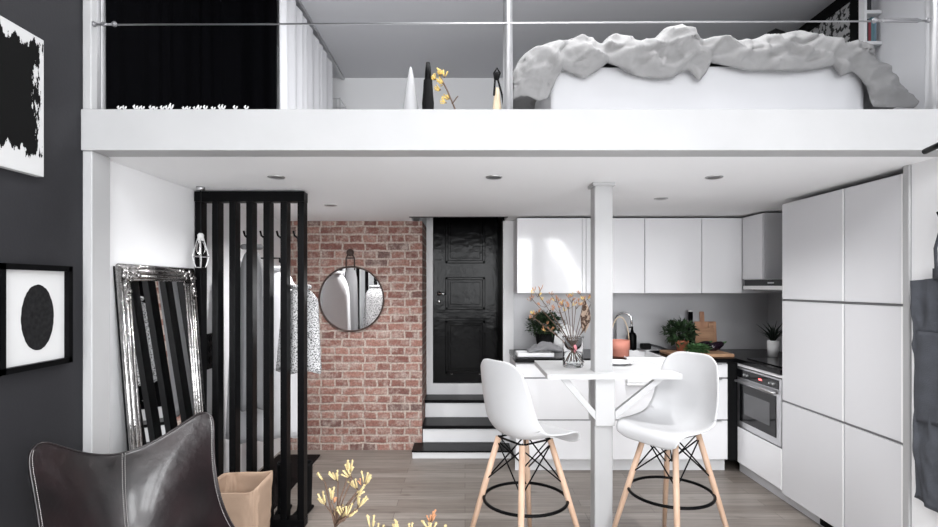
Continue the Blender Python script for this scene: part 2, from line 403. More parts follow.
# ================================================================= SETTING
XL, XR, XK, YB = -1.67, 2.165, 2.77, 5.42
CZ = 2.08; TOP = 3.63; YW = -5.0; LF = 2.25
struct('floor', B(XL-.1, XK+.1, YW-.1, YB+.1, -0.12, 0), 'floor', origin=(0, 0, 0), label='grey brown wooden plank floor')
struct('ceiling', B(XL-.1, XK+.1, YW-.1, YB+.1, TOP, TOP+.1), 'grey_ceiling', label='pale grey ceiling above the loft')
struct('wall_left', B(XL-.1, XL, YW, 2.31, 0, TOP), 'dark_wall', label='charcoal wall left of the loft')
struct('wall_left', B(XL-.1, XL, 2.31, YB, 0, TOP), 'white_wall', label='white wall behind the leaning mirror')
bk = B(XL, -0.39, 4.79, YB, 0, CZ)
struct('wall_back', bk, 'brick', origin=(0, 0, 0), label='exposed red brick wall in the hall')
struct('wall_back', B(0.345, XK, 4.81, YB, 0, CZ), 'white_wall', label='white wall behind the kitchen')
struct('wall_back', B(XL, XK, YB, YB+.1, 0, TOP), 'white_wall', label='white wall behind the stair door and loft')
struct('wall_right', B(XK, XK+.1, 2.29, YB, 0, TOP), 'grey_wall', label='pale grey wall beside the bed')
struct('wall_right', B(XR, XK, 2.29, 2.555, 0, CZ), 'white_wall', label='pale wall behind the hanging apron')
# right wall of living area with a window opening
wr = BM()
box(wr, XR, XR+.15, YW, -2.4, 0, TOP); box(wr, XR, XR+.15, -0.8, 2.29, 0, TOP)
box(wr, XR, XR+.15, -2.4, -0.8, 0, 0.7); box(wr, XR, XR+.15, -2.4, -0.8, 2.8, TOP)
struct('wall_right', wr, 'white_wall', label='white wall of the living area')
# front wall (behind the camera) with windows
wf = BM(); xs = [XL-.1]
for x in WINX: xs += [x-.45, x+.45]
xs.append(XR+.1)
for i in range(0, len(xs), 2): box(wf, xs[i], xs[i+1], YW-.15, YW, 0, TOP)
for x in WINX:
    box(wf, x-.45, x+.45, YW-.15, YW, 0, 0.55); box(wf, x-.45, x+.45, YW-.15, YW, 3.15, TOP)
struct('wall_front', wf, 'white_wall')
for i, x in enumerate(WINX):
    b = BM()
    for sx in (-.45, -.02, .41): box(b, x+sx, x+sx+.04, YW+.05, YW+.09, 0.55, 3.15)
    for z in (0.55, 1.35, 2.2, 3.11): box(b, x-.45, x+.45, YW+.05, YW+.09, z, z+.04)
    struct('window_%d' % (i+1), b, 'white_wood')
b = BM()
for q in ((-1.40, -1.34, -2.55, .15), (1.84, 1.90, -2.55, .15), (.22, .28, -2.55, .15), (-1.34, 1.84, -2.55, -2.49), (-1.34, 1.84, .09, .15)): box(b, q[0], q[1], q[2], q[3], 3.54, TOP)
struct('window_4', b, 'white_wood', label='white skylight frame in the living area ceiling')  # invented frame around the added ceiling fill lamp
b = BM()
for q in ((-.76, -.70, 2.44, 3.46), (1.90, 1.96, 2.44, 3.46), (-.70, 1.90, 2.44, 2.50), (-.70, 1.90, 3.40, 3.46)): box(b, q[0], q[1], q[2], q[3], 3.56, TOP)
struct('window_5', b, 'white_wood', label='white skylight frame above the loft bed')  # invented frame around the added loft fill lamp
# loft floor slab with an opening above the stairs
lf = BM()
box(lf, XL, XK, 2.41, 4.50, CZ, LF); box(lf, XL, -0.47, 4.50, YB, CZ, LF); box(lf, 0.36, XK, 4.50, YB, CZ, LF)
struct('ceiling', lf, 'white_ceiling', label='white underside of the loft floor')
rc = BM()
box(rc, -0.49, -0.47, 4.48, YB, LF, 2.6); box(rc, 0.36, 0.38, 4.48, YB, LF, 2.6); box(rc, -0.47, 0.36, 4.48, 4.5, LF, 2.6); box(rc, -0.49, 0.38, 4.48, YB, 2.6, 2.62)
struct('wall_stair_head', rc, 'black_satin', label='black boxed recess above the stair door')
struct('trim_1', B(-0.475, 0.365, 4.485, 4.499, CZ-.006, CZ+.01), 'black_satin', label='thin black edging of the stair opening')
struct('trim_2', B(XL, XK, 2.29, 2.41, CZ, 2.259), 'beamwhite', label='wide white beam along the loft edge', bevel=.003)
struct('trim_3', B(XL, -1.628, 2.30, 2.42, 0, CZ), 'beamwhite', label='white post under the left end of the beam', bevel=.004)
struct('trim_4', B(XL, -1.632, 2.30, 2.36, 2.26, TOP), 'beamwhite', label='white post above the left end of the beam', bevel=.004)
struct('trim_5', B(XR-.008, XR+.03, 2.56, 2.599, 0, CZ), 'beamwhite', label='narrow white post beside the tall cabinets', bevel=.006)
struct('baseboard_right', B(XR-.012, XR, YW, 2.53, 0, .08), 'white_wood')
struct('baseboard_left', B(XL, XL+.012, YW, 2.3, 0, .08), 'black_satin')

col = thing('column', 'square white column rising through the bar table to the loft', 'column', (0.79, 3.05, 0))
col['kind'] = 'structure'
obj('shaft', B(.738, .842, 3.0, 3.104, 0, CZ), 'beamwhite', col, bevel=.006)
obj('collar', B(.725, .855, 2.99, 3.117, CZ-.02, CZ), 'beamwhite', col, bevel=.004)

tag(obj('rug', B(-1.5, 1.9, -3.6, 2.35, .0005, .012), 'rugwool', bevel=.004), 'large pale wool rug on the living area floor', 'rug')  # unseen pale reflector added to throw light up under the loft

# ---- door and stairs
DY = 5.36
dr = struct('door_1', B(-.325, .356, DY, DY+.04, .505, 2.5), 'glossdoor', label='glossy black panelled door above the steps')
def dpart(n, b, m, **k):
    o = obj(n, b, m, dr, **k); return o
for z0, z1 in ((1.72, 2.45), (1.25, 1.58), (.60, 1.14)):
    b = BM(); x0, x1 = -.20, .205
    for q in ((x0, x1, z0, z0+.03), (x0, x1, z1-.03, z1), (x0, x0+.03, z0, z1), (x1-.03, x1, z0, z1)):
        box(b, q[0], q[1], DY-.022, DY+.001, q[2], q[3])
    dpart('moulding', b, 'glossdoor', bevel=.006)
    dpart('panel', B(x0+.05, x1-.05, DY-.008, DY+.001, z0+.05, z1-.05), 'glossdoor', bevel=.006)
dpart('rail', B(-.325, .356, DY-.01, DY+.001, 1.16, 1.22), 'glossdoor', bevel=.004)
Ry = Matrix.Rotation(PI/2, 4, 'X')
hb = L([(0, 0), (.024, 0), (.024, .006), (.010, .010), (.010, .045), (0, .045)], mtx=Matrix.Translation((-.265, DY, 1.413)) @ Ry, seg=16)
tube(hb, [(-.265, DY-.045, 1.413), (-.19, DY-.045, 1.41)], .008)
dpart('door_handle', hb, 'chrome', smooth=True)
dpart('key_plate', L([(0, 0), (.02, 0), (.018, .008), (0, .010)], mtx=Matrix.Translation((-.265, DY, 1.335)) @ Ry, seg=16), 'chrome', smooth=True)
for x in (-.135, .15):
    dpart('bolt', L([(0, 0), (.014, 0), (.012, .008), (0, .012)], mtx=Matrix.Translation((x, DY, .60)) @ Ry, seg=12), 'chrome', smooth=True)
fr = BM(); box(fr, -.395, -.325, DY-.03, DY+.06, .50, 2.6)
struct('trim_6', fr, 'white_wood', label='white jamb left of the black door', bevel=.003)
struct('trim_7', B(.336, .36, 4.80, DY+.05, .50, 2.6), 'black', label='black jamb right of the door')
struct('trim_8', B(.345, .44, 4.775, 4.81, 0, CZ), 'white_wall', label='white wall edge between door and kitchen')

st = thing('staircase', 'short flight of white steps with black treads below the black door', 'stairs', (0, 4.54, 0))
def step(x0, x1, yf, z0, z1, yb, tr):
    obj('riser', B(x0+.005, x1, yf+.01, yb+.02, z0, z1-tr), 'white_wood', st, bevel=.003)
    obj('tread', B(x0, x1, yf-.005, yb+.02, z1-tr, z1), 'black', st, bevel=.004)
step(-.46, .40, 4.54, 0, .07, 4.754, .014)
step(-.388, .334, 4.776, .07, .225, 5.07, .03)
step(-.388, .334, 5.07, .225, .395, 5.34, .03)
obj('riser', B(-.388, .334, 5.325, 5.355, .395, .505), 'white_wood', st)

# ================================================================= KITCHEN
def cab(name, label, loc, cat='cabinet', group=None): return thing(name, label, cat, loc, group=group)
# tall units on the right (fronts in plane X=XR, facing -X)
for (y0, y1, lab) in ((3.01, 3.60, 'far wide tall white cabinet beside the oven'), (2.60, 3.01, 'near narrow tall white cabinet beside the apron wall')):
    t = cab('tall_cabinet', lab, ((XR+XK)/2, (y0+y1)/2, 0))
    obj('body', B(XR+.022, XK-.001, y0+.001, y1-.001, .065, 2.052), 'carcass', t)
    obj('plinth', B(XR+.05, XR+.066, y0+.001, y1-.001, 0, .065), 'carcass', t)
    for z0, z1 in ((.075, .700), (.715, 1.387), (1.402, 2.045)):
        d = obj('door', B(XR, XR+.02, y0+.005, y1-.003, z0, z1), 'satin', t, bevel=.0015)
        obj('edge_strip', B(XR-.0015, XR+.001, y0+.004, y0+.014, z0, z1), 'edge', d)  # bright strip paints the highlight along the near door edge
    obj('grip_channel', B(XR+.006, XR+.022, y0+.002, y1-.002, .702, .713), 'gap', t)
    obj('grip_channel', B(XR+.006, XR+.022, y0+.002, y1-.002, 1.389, 1.40), 'gap', t)
tag(obj('ventilation_grille', (lambda b: ([box(b, XR+.040, XR+.050, 2.75+i*.02, 2.762+i*.02, .012, .055) for i in range(26)], box(b, XR+.044, XR+.05, 2.74, 3.28, .008, .06))[0] and b)(BM()), 'black_matte'),
    'black ventilation grille in the plinth of the tall cabinets', 'vent')
# oven unit
OY0, OY1 = 3.60, 4.19
t = cab('oven_cabinet', 'white base cabinet housing the oven in the corner run', ((XR+XK)/2, (OY0+OY1)/2, 0))
obj('body', (lambda b: (box(b, XR+.022, XK-.001, OY0+.002, OY0+.02, .10, .878), box(b, XR+.022, XK-.001, OY1-.018, OY1, .10, .878), box(b, XR+.022, XK-.001, OY0+.02, OY1-.018, .10, .37), box(b, XK-.02, XK-.001, OY0+.02, OY1-.018, .37, .878)) and b)(BM()), 'carcass', t)
obj('plinth', B(XR+.05, XR+.066, OY0+.002, OY1+.06, 0, .10), 'carcass', t)
d = obj('door', B(XR, XR+.02, OY0+.014, OY1-.004, .095, .375), 'gloss', t, bevel=.0015)
obj('edge_strip', B(XR-.002, XR+.02, OY0+.002, OY0+.012, .095, .375), 'edge', t)
obj('top_strip', B(XR, XR+.02, OY0+.003, OY1-.003, .858, .878), 'gloss', t)
ov = thing('built_in_oven', 'stainless steel built-in oven with dark glass window', 'oven', ((XR+XK)/2, (OY0+OY1)/2, .382))
oz0, oz1 = .385, .852
obj('housing', B(XR+.012, XR+.45, OY0+.025, OY1-.022, oz0, oz1-.01), 'steel', ov)
obj('front_panel', B(XR-.004, XR+.014, OY0+.006, OY1-.006, oz0, oz1), 'steel', ov, bevel=.003)
obj('control_panel', B(XR-.008, XR-.003, OY0+.03, OY1-.012, .775, .838), 'darkglass', ov)
obj('clock_display', B(XR-.010, XR-.007, 3.83, 3.87, .800, .812), 'led', ov)
for y in (3.68, 3.72, 4.02, 4.06): obj('knob', L([(0, 0), (.009, 0), (.008, .012), (0, .012)], mtx=Matrix.Translation((XR-.008, y, .806)) @ Matrix.Rotation(-PI/2, 4, 'Y'), seg=12), 'steel', ov)
obj('window', B(XR-.008, XR-.003, OY0+.06, OY1-.05, .435, .725), 'darkglass', ov)
obj('inner_window', B(XR-.0095, XR-.0075, OY0+.13, OY1-.12, .50, .665), 'ovenglass', ov)
hb = T([(XR-.004, OY0+.05, .748), (XR-.04, OY0+.05, .748), (XR-.04, OY1-.05, .748), (XR-.004, OY1-.05, .748)], .009)
obj('handle', hb, 'steel', ov, smooth=True)
# black filler at corner
struct('trim_9', B(2.10, XR+.02, 4.20, 4.25, .10, .875), 'black_matte', label='black filler strip at the cabinet corner')
# base units along the back wall
BX = [0.405, 1.03, 1.62, 2.10]
BL = ['white base cabinet nearest the staircase', 'white base cabinet under the sink and coral pot', 'white base cabinet left of the corner under the chopping board']
for i in range(3):
    x0, x1 = BX[i], BX[i+1]
    t = cab('base_cabinet', BL[i], ((x0+x1)/2, 4.5, 0))
    obj('body', B(x0, x1, 4.232, 4.80, .10, .66 if i == 1 else .876), 'carcass', t)
    obj('plinth', B(x0, x1, 4.265, 4.28, 0, .10), 'white_wood', t)
    for z0, z1 in ((.105, .413), (.424, .748), (.76, .868)):
        if i == 1 and z0 > .7: continue
        o = obj('drawer', B(x0+.002, x1-.002, 4.21, 4.23, z0, z1), 'gloss', t, bevel=.0015)
        if i == 2: obj('handle', B(x1-.10, x1-.05, 4.203, 4.211, z1-.006, z1+.002), 'steel', o)
    obj('grip_channel', B(x0+.002, x1-.002, 4.222, 4.233, .412, .425), 'gap', t)
    obj('grip_channel', B(x0+.002, x1-.002, 4.222, 4.233, .747, .761), 'gap', t)
wt = BM(); SX0, SX1 = 1.28, 1.60
box(wt, .40, SX0, 4.19, 4.81, .880, .915); box(wt, SX1, XR, 4.19, 4.81, .880, .915); box(wt, SX0, SX1, 4.66, 4.81, .880, .915)
box(wt, XR-.01, XK, 3.605, 4.81, .880, .915)
tag(obj('worktop', wt, 'worktop', bevel=.002), 'black stone worktop running into the kitchen corner', 'countertop')
sk = BM()
box(sk, SX0+.003, SX1-.003, 4.165, 4.19, .72, .925); box(sk, SX0+.003, SX1-.003, 4.64, 4.655, .72, .925)
box(sk, SX0+.003, SX0+.02, 4.19, 4.64, .72, .925); box(sk, SX1-.02, SX1-.003, 4.19, 4.64, .72, .925); box(sk, SX0+.003, SX1-.003, 4.165, 4.655, .70, .72)
tag(obj('sink', sk, 'ceramic', bevel=.008), 'white ceramic apron-front sink set in the black worktop', 'sink')
tag(obj('splashback', B(.44, XK-.003, 4.800, 4.809, .917, 1.425), 'splash'), 'grey metal splashback along the back wall over the worktop', 'splashback')
tag(obj('splashback', B(XK-.010, XK-.001, 3.62, 4.798, .917, 1.50), 'splash'), 'dark splashback panel on the side wall behind the hob', 'splashback')
tag(obj('hob', B(XR+.06, XK-.06, 3.63, 4.16, .916, .922), 'darkglass', bevel=.002), 'black glass hob over the oven', 'hob')
# upper cabinets
UX = [.438, 1.02, 1.515, 1.995, 2.335]
UL = ['wall cabinet nearest the black door, with window reflections', 'second wall cabinet from the door, just right of the column', 'third wall cabinet from the door', 'wall cabinet against the inner corner beside the hood']
for i in range(4):
    x0, x1 = UX[i], UX[i+1]
    t = cab('wall_cabinet', 'glossy white ' + UL[i], ((x0+x1)/2, 4.62, 1.43))
    obj('body', B(x0+.001, (XK-.001 if i == 3 else x1-.001), 4.462, 4.799, 1.43, 2.065), 'carcass', t)
    xa, xb = (x0+.002, x1-.003)
    if i == 0:
        obj('filler_strip', B(x1-.03, x1-.002, 4.442, 4.46, 1.43, 2.062), 'gloss', t); xb = x1-.034
    obj('door', B(xa, xb, 4.44, 4.46, 1.43, 2.062), 'gloss', t, bevel=.0015)
hx = UX[4]
t = cab('hood_cabinet', 'glossy white wall cabinet on the side wall above the hood', ((hx+XK)/2, 4.29, 1.53))
obj('body', B(hx+.022, XK-.001, 4.14, 4.438, 1.545, 2.065), 'satin', t)
obj('door', B(hx, hx+.02, 4.145, 4.436, 1.545, 2.062), 'gloss', t, bevel=.0015)
hd = thing('cooker_hood', 'slim white extractor hood with black control strip', 'hood', (hx+.2, 4.0, 1.455))
obj('body', B(hx+.006, XK-.012, 3.64, 4.42, 1.465, 1.543), 'satin', hd, bevel=.003)
obj('control_strip', B(hx-.002, hx+.008, 3.66, 4.40, 1.492, 1.540), 'darkglass', hd)
obj('control_button', B(hx-.004, hx-.001, 3.98, 4.06, 1.510, 1.518), 'steel', hd)
obj('bottom_lip', B(hx-.002, hx+.03, 3.64, 4.42, 1.462, 1.490), 'edge', hd)
obj('filter', B(hx+.05, XK-.05, 3.70, 4.36, 1.455, 1.466), 'gap', hd)

# ---- downlights
for i, (x, y, lab) in enumerate(((-1.02, 2.85, 'round recessed downlight at left over the slatted divider'), (.157, 2.85, 'round recessed downlight in the middle of the loft underside'), (1.347, 2.85, 'round recessed downlight at right over the kitchen'), (1.32, 3.55, 'faint round downlight deeper in over the worktop'), (-0.98, 3.84, 'round downlight over the hall by the brick wall'))):
    t = thing('downlight', lab, 'ceiling light', (x, y, CZ), group=None)
    obj('ring', L([(.03, -.001), (.042, -.006), (.046, -.002), (.046, 0)], (x, y, CZ), 24), 'steel', t, smooth=True)
    l = bpy.data.lights.new('downlight_bulb', 'SPOT'); l.energy = (22, 14, 22, 26, 48)[i]; l.spot_size = 2.6; l.spot_blend = 1; l.shadow_soft_size = .03  # added fill light, the fittings themselves are off
    lo = bpy.data.objects.new('downlight_bulb', l); COL.objects.link(lo); lo.parent = t; lo.location = (0, 0, -.012)
    obj('lamp', L([(0, -.0015), (.031, -.0015), (.031, 0)], (x, y, CZ), 20), 'gap', t)

# ================================================================= SLATTED DIVIDER
SY = 3.24
t = thing('slatted_divider', 'floor to ceiling black slatted wooden room divider', 'room divider', (-1.32, SY, 0))
cs = []
for i in range(7):
    x = -1.662+i*.1052; cs.append(x)
    obj('slat', B(x, x+.040, SY, SY+.075, .05, 2.01), 'black_satin', t, bevel=.003)
obj('rail', B(-1.665, cs[-1]+.042, SY-.002, SY+.077, 2.01, 2.072), 'black_satin', t, bevel=.003)
obj('rail', B(-1.665, cs[-1]+.042, SY-.002, SY+.077, 0, .05), 'black_satin', t, bevel=.003)
for i in (3, 4, 5, 6):
    x = cs[i]; y = SY+.078
    pts = [(x+.02, y-.003, 1.875), (x+.002, y+.012, 1.87), (x-.004, y+.03, 1.83), (x-.016, y+.03, 1.805), (x-.034, y+.03, 1.795), (x-.052, y+.03, 1.81), (x-.060, y+.03, 1.84)]
    obj('hook', T(pts, .0065, seg=8), 'black_satin', t, smooth=True)

# ---- coats
def garment(name, m, cx, cy, ztop, zbot, w, d, lab, cat, seed, sleeves=True, hook=True):
    t = thing(name, lab, cat, (cx, cy, zbot))
    def body(u, v):
        a = 2*PI*u; z = ztop+(zbot-ztop)*v
        prof = min(1, .16+math.sqrt(min(1, v/.16))*.84) if v < .16 else 1
        fold = 1+.10*math.sin(a*5+seed+v*2)*v+.05*math.sin(a*9+seed*2)*v
        fl = .88+.18*v
        return Vector((cx+w/2*prof*fl*math.cos(a)*fold, cy+d/2*(.4+.6*prof)*fl*math.sin(a)*fold, z+.012*math.sin(a*4)*v))
    obj('body', grid(BM(), body, 48, 22, closeu=True), m, t, smooth=True, solid=.004)
    if sleeves:
        for s in (-1, 1):
            p0 = Vector((cx+s*w*.34, cy-.01, ztop-.10)); h = (ztop-zbot)
            obj('sleeve', T([p0, p0+Vector((s*.05, -.01, -.07)), p0+Vector((s*.075, -.03, -.25)), p0+Vector((s*.06, -.05, -min(.55, h*.6)))], [.045, .055, .05, .042], seg=12), m, t, smooth=True)
    obj('collar', T([(cx+.06*math.cos(a), cy+.04*math.sin(a), ztop+.004) for a in [2*PI*k/12 for k in range(12)]], .016, seg=8, closed=True), m, t, smooth=True)
    obj('loop', T([(cx, cy+.04, ztop), (cx, cy+.045, ztop+.04), (cx, cy, ztop+.05)], .004, seg=6), 'black_matte', t)
    return t
garment('coat', 'coat_white', -1.475, 3.62, 1.64, .44, .27, .17, 'long pale grey coat hanging behind the divider by the left wall', 'coat', 1.0, sleeves=False)
garment('coat', 'coat_grey', -1.385, 3.425, 1.74, .70, .17, .11, 'narrow mid grey coat on a hook just behind the divider', 'coat', 3.0, sleeves=False)
garment('coat', 'coat_white', -1.40, 3.98, 1.62, .36, .30, .15, 'long light coat behind the middle slats of the divider', 'coat', 5.0, sleeves=False)
jk = garment('jacket', 'speckle', -1.085, 3.47, 1.48, .93, .26, .14, 'speckled black and white jacket showing beyond the divider edge', 'jacket', 2.2, sleeves=False)
obj('hanging_strap', T([(-1.085, 3.47, 1.49), (-1.07, 3.38, 1.70), (-1.064, 3.352, 1.803)], .004, seg=6), 'black_matte', jk, smooth=True)
tag(obj('wall_hook', T([(XL, 3.98, 1.70), (XL+.27, 3.98, 1.70), (XL+.27, 3.98, 1.668)], .007, seg=8), 'black_satin', smooth=True), 'long black wall hook carrying the deeper coat in the hall', 'hook')
# doormat, boots
tag(obj('doormat', B(-1.64, -1.27, 3.45, 4.63, .0005, .012), 'rubber', bevel=.004), 'dark doormat on the hall floor behind the divider', 'doormat')
def boot(x, y, rz, lab):
    t = thing('boot', lab, 'boot', (x, y, .0), rz, group=None)
    b = BM()
    rings = [(0, .03, .045, .0), (.0, .05, .045, .03)]
    def fn(u, v):
        a = 2*PI*u
        z = .02+.30*v
        fx = .12*max(0, 1-v*3.2)**.7
        return Vector((.035*math.cos(a)*(1+.25*v), (.05+fx*.5*(1 if math.sin(a) < 0 else .0))*math.sin(a)*(1)-0, z))
    obj('shaft', grid(b, fn, 24, 14, closeu=True), 'black_matte', t, smooth=True, solid=.005, local=True)
    obj('sole', B(-.042, .042, -.13, .055, 0, .022), 'black_matte', t, bevel=.01, local=True)
    return t
boot(-1.20, 3.50, .1, 'black ankle boot standing left behind the divider')
boot(-1.06, 3.50, -.1, 'black ankle boot standing right behind the divider')
# iron key rack on the hall wall
t = thing('key_rack', 'black wrought iron key rack on the wall behind the left slats', 'rack', (XL+.01, 3.44, .95))
obj('back_plate', B(XL, XL+.008, 3.40, 3.50, .95, 1.18), 'black_satin', t)
for z in (1.15, 1.08, 1.01):
    for y in (3.42, 3.48):
        obj('ring', T([(XL+.02, y+.022*math.cos(a), z+.022*math.sin(a)) for a in [2*PI*k/14 for k in range(14)]], .005, seg=6, closed=True), 'black_satin', t, smooth=True)

# ---- cage pendant
cx, cy = -1.575, 3.14
t = thing('cage_pendant', 'white wire cage pendant lamp with bare bulb hanging in front of the divider', 'pendant lamp', (cx, cy, 1.60))
obj('cord', T([(cx, cy, CZ), (cx+.004, cy, 1.9), (cx, cy, 1.80)], .004, seg=6), 'black_matte', t)
obj('ceiling_cup', L([(0, -.02), (.022, -.02), (.026, 0), (0, 0)], (cx, cy, CZ), 16), 'steel', t, smooth=True)
obj('socket', L([(0, .0), (.016, 0), (.018, .035), (.010, .045), (0, .045)], (cx, cy, 1.76), 16), 'paper', t, smooth=True)
obj('bulb', L([(0, -.085), (.018, -.078), (.027, -.055), (.024, -.03), (.012, -.005), (.012, 0), (0, 0)], (cx, cy, 1.76), 16), 'glass', t, smooth=True)
b = BM()
for k in range(6):
    a = 2*PI*k/6; c, s = math.cos(a), math.sin(a)
    tube(b, [(cx+r*c, cy+r*s, z) for r, z in ((.018, 1.775), (.052, 1.665), (.030, 1.60))], .0022, seg=5)
for r, z in ((.052, 1.665), (.030, 1.60)):
    tube(b, [(cx+r*math.cos(2*PI*k/6), cy+r*math.sin(2*PI*k/6), z) for k in range(6)], .0022, seg=5, closed=True)
obj('cage', b, 'chrome', t)

# ================================================================= MIRRORS
# leaning silver mirror: top on the wall at z=1.60, bottom 0.13 out
t = thing('standing_mirror', 'ornate silver framed mirror leaning on the white left wall', 'mirror', (-1.6, 2.84, 0))
my0, my1, mh = 2.49, 3.19, 1.60; ang = math.atan2(.125, 1.60)
MM = Matrix.Translation((XL+.135, 0, .0)) @ Matrix.Rotation(-ang, 4, 'Y')
def lean(bm): bmesh.ops.transform(bm, matrix=MM, verts=bm.verts); return bm
b = BM(); fw = .075
for (o_, r_, x_) in ((.012, .014, .012), (.036, .018, .016), (.060, .011, .020), (.074, .007, .014)):
    q = [(x_, my0+o_, .0+o_), (x_, my1-o_, o_), (x_, my1-o_, mh-o_), (x_, my0+o_, mh-o_)]
    for i in range(4):
        tube(b, [q[i], q[(i+1) % 4]], r_, seg=10)
obj('frame', lean(b), 'silver', t, smooth=True)
obj('backing', lean(B(-.012, .003, my0+.01, my1-.01, .01, mh-.01)), 'black_matte', t)
obj('glass', lean(B(.0035, .008, my0+.06, my1-.06, .06, mh-.06)), 'mirror', t)
rnd = random.Random(3)
for (yy, zz) in ((my0+.04, .04), (my1-.04, .04), (my0+.04, mh-.04), (my1-.04, mh-.04)):
    b = BM(); sy = 1 if yy < 2.8 else -1; sz = 1 if zz < .8 else -1
    for k in range(26):
        u = rnd.random()
        if k % 2: dy, dz = u*.14, rnd.uniform(-.022, .022)
        else: dy, dz = rnd.uniform(-.022, .022), u*.14
        ball(b, (.026+rnd.uniform(-.004, .006), yy+sy*dy, zz+sz*dz), rnd.uniform(.009, .016), 1, (.8, 1, 1))
    for k in range(3):
        a0 = rnd.random()*6
        tube(b, [(.034, yy+sy*.02+(.008+.003*j)*math.cos(a0+j*.8), zz+sz*.02+(.008+.003*j)*math.sin(a0+j*.8)) for j in range(8)], .004, seg=6)
    obj('corner_ornament', lean(b), 'silver', t, smooth=True)

# round mirror
c = P(351, 299, 4.76); r = .29
t = thing('round_mirror', 'round mirror with thin dark rim hung by a strap on the brick wall', 'mirror', (c.x, 4.78, c.z-r))
obj('glass', L([(0, 0), (r-.004, 0), (r-.004, .012), (0, .012)], mtx=Matrix.Translation((c.x, 4.782, c.z)) @ Matrix.Rotation(-.02, 4, 'Z') @ Ry, seg=64), 'mirror', t)
obj('rim', T([(c.x+r*math.cos(2*PI*k/64), 4.774, c.z+r*math.sin(2*PI*k/64)) for k in range(64)], .009, seg=8, closed=True), 'brownleather', t, smooth=True)
zt = c.z+.42; b = BM()
tube(b, [(c.x-.045, 4.768, c.z+.26), (c.x-.045, 4.765, c.z+.37), (c.x-.018, 4.758, zt)], .006, seg=6); tube(b, [(c.x+.03, 4.768, c.z+.26), (c.x+.03, 4.765, c.z+.37), (c.x+.0, 4.758, zt)], .006, seg=6)
tube(b, [(c.x-.045, 4.766, c.z+.37), (c.x+.03, 4.766, c.z+.37)], .006, seg=6)
obj('strap', b, 'brownleather', t, smooth=True)
obj('peg', L([(0, 0), (.028, .0), (.034, .012), (.030, .035), (0, .045)], mtx=Matrix.Translation((c.x-.01, 4.79, zt)) @ Ry, seg=20), 'brownleather', t, smooth=True)

# ================================================================= PICTURES (left wall)
fx = XL
t = thing('framed_print', 'black framed print of a dark oval on the charcoal wall', 'picture', (fx+.015, 2.06, 1.155))
y0, y1, z0, z1 = 1.86, 2.202, 1.172, 1.572
b = BM()
for q in ((y0, y1, z0, z0+.022), (y0, y1, z1-.022, z1), (y0, y0+.022, z0, z1), (y1-.022, y1, z0, z1)): box(b, fx, fx+.032, *q)
obj('frame', b, 'black_satin', t)
obj('mount', B(fx+.002, fx+.012, y0+.015, y1-.015, z0+.015, z1-.015), 'paper', t)
oc = (2.045, 1.368); b = BM()
ring = []
rr = random.Random(5)
for k in range(60):
    a = 2*PI*k/60; jr = 1+rr.uniform(-.012, .012)
    ring.append((oc[0]+.078*jr*math.cos(a), oc[1]+.128*jr*math.sin(a)))
va = [b.verts.new((fx+.0125, *p)) for p in ring]; vb = [b.verts.new((fx+.0135, *p)) for p in ring]
b.faces.new(va); b.faces.new(vb)
for k in range(60): b.faces.new((va[k], va[(k+1) % 60], vb[(k+1) % 60], vb[k]))
obj('print', b, 'ink', t)
tag(obj('canvas_painting', B(fx, fx+.03, 1.36, 2.053, 1.914, 2.446), 'canvas', bevel=.002), 'unframed white canvas covered by rough black brushwork high on the charcoal wall', 'painting')

# ================================================================= LOFT
# tubes and cable
for x, r, lab in ((-1.647, .020, 'white steel railing post at the left end of the loft edge'), (.191, .022, 'white steel railing post at the middle of the loft edge'), (2.086, .028, 'white steel railing post at the right end of the loft edge')):
    t = thing('railing_post', lab, 'post', (x, 2.35, 2.259))
    obj('tube', T([(x, 2.35, 2.259), (x, 2.35, TOP)], r, seg=24), 'tube', t, smooth=True)
    obj('foot_ring', L([(r, 0), (r+.008, 0), (r+.006, .006), (r, .008)], (x, 2.35, 2.2595), 24), 'steel', t, smooth=True)
zc0, zc1 = 1.49+261.5*2.318/F, 1.49+265.5*2.318/F
t = thing('railing_cable', 'thin steel safety cable strung between the loft posts', 'cable', (0.2, 2.35, zc0))
def cz(x): return zc0+(zc1-zc0)*(x+1.65)/3.7
obj('wire', T([(-1.62, 2.322, cz(-1.62)), (2.03, 2.322, cz(2.03))], .0038, seg=8), 'steel', t, smooth=True)
for (xa, xb) in ((1.80, 2.035), (-1.63, -1.54)):
    b = BM(); zz = cz(xa)
    tube(b, [(xa, 2.315, zz), (xb, 2.315, zz)], .004, seg=6)
    for x in (xa, xb): ball(b, (x, 2.315, zz), .012, 2)
    for s in (-1, 1): tube(b, [(xa+.03, 2.315, zz), (xa+.04, 2.315, zz+.007*s), (xb-.05, 2.315, zz+.007*s), (xb-.03, 2.315, zz)], .004, seg=6)
    obj('turnbuckle', b, 'gap', t, smooth=True)

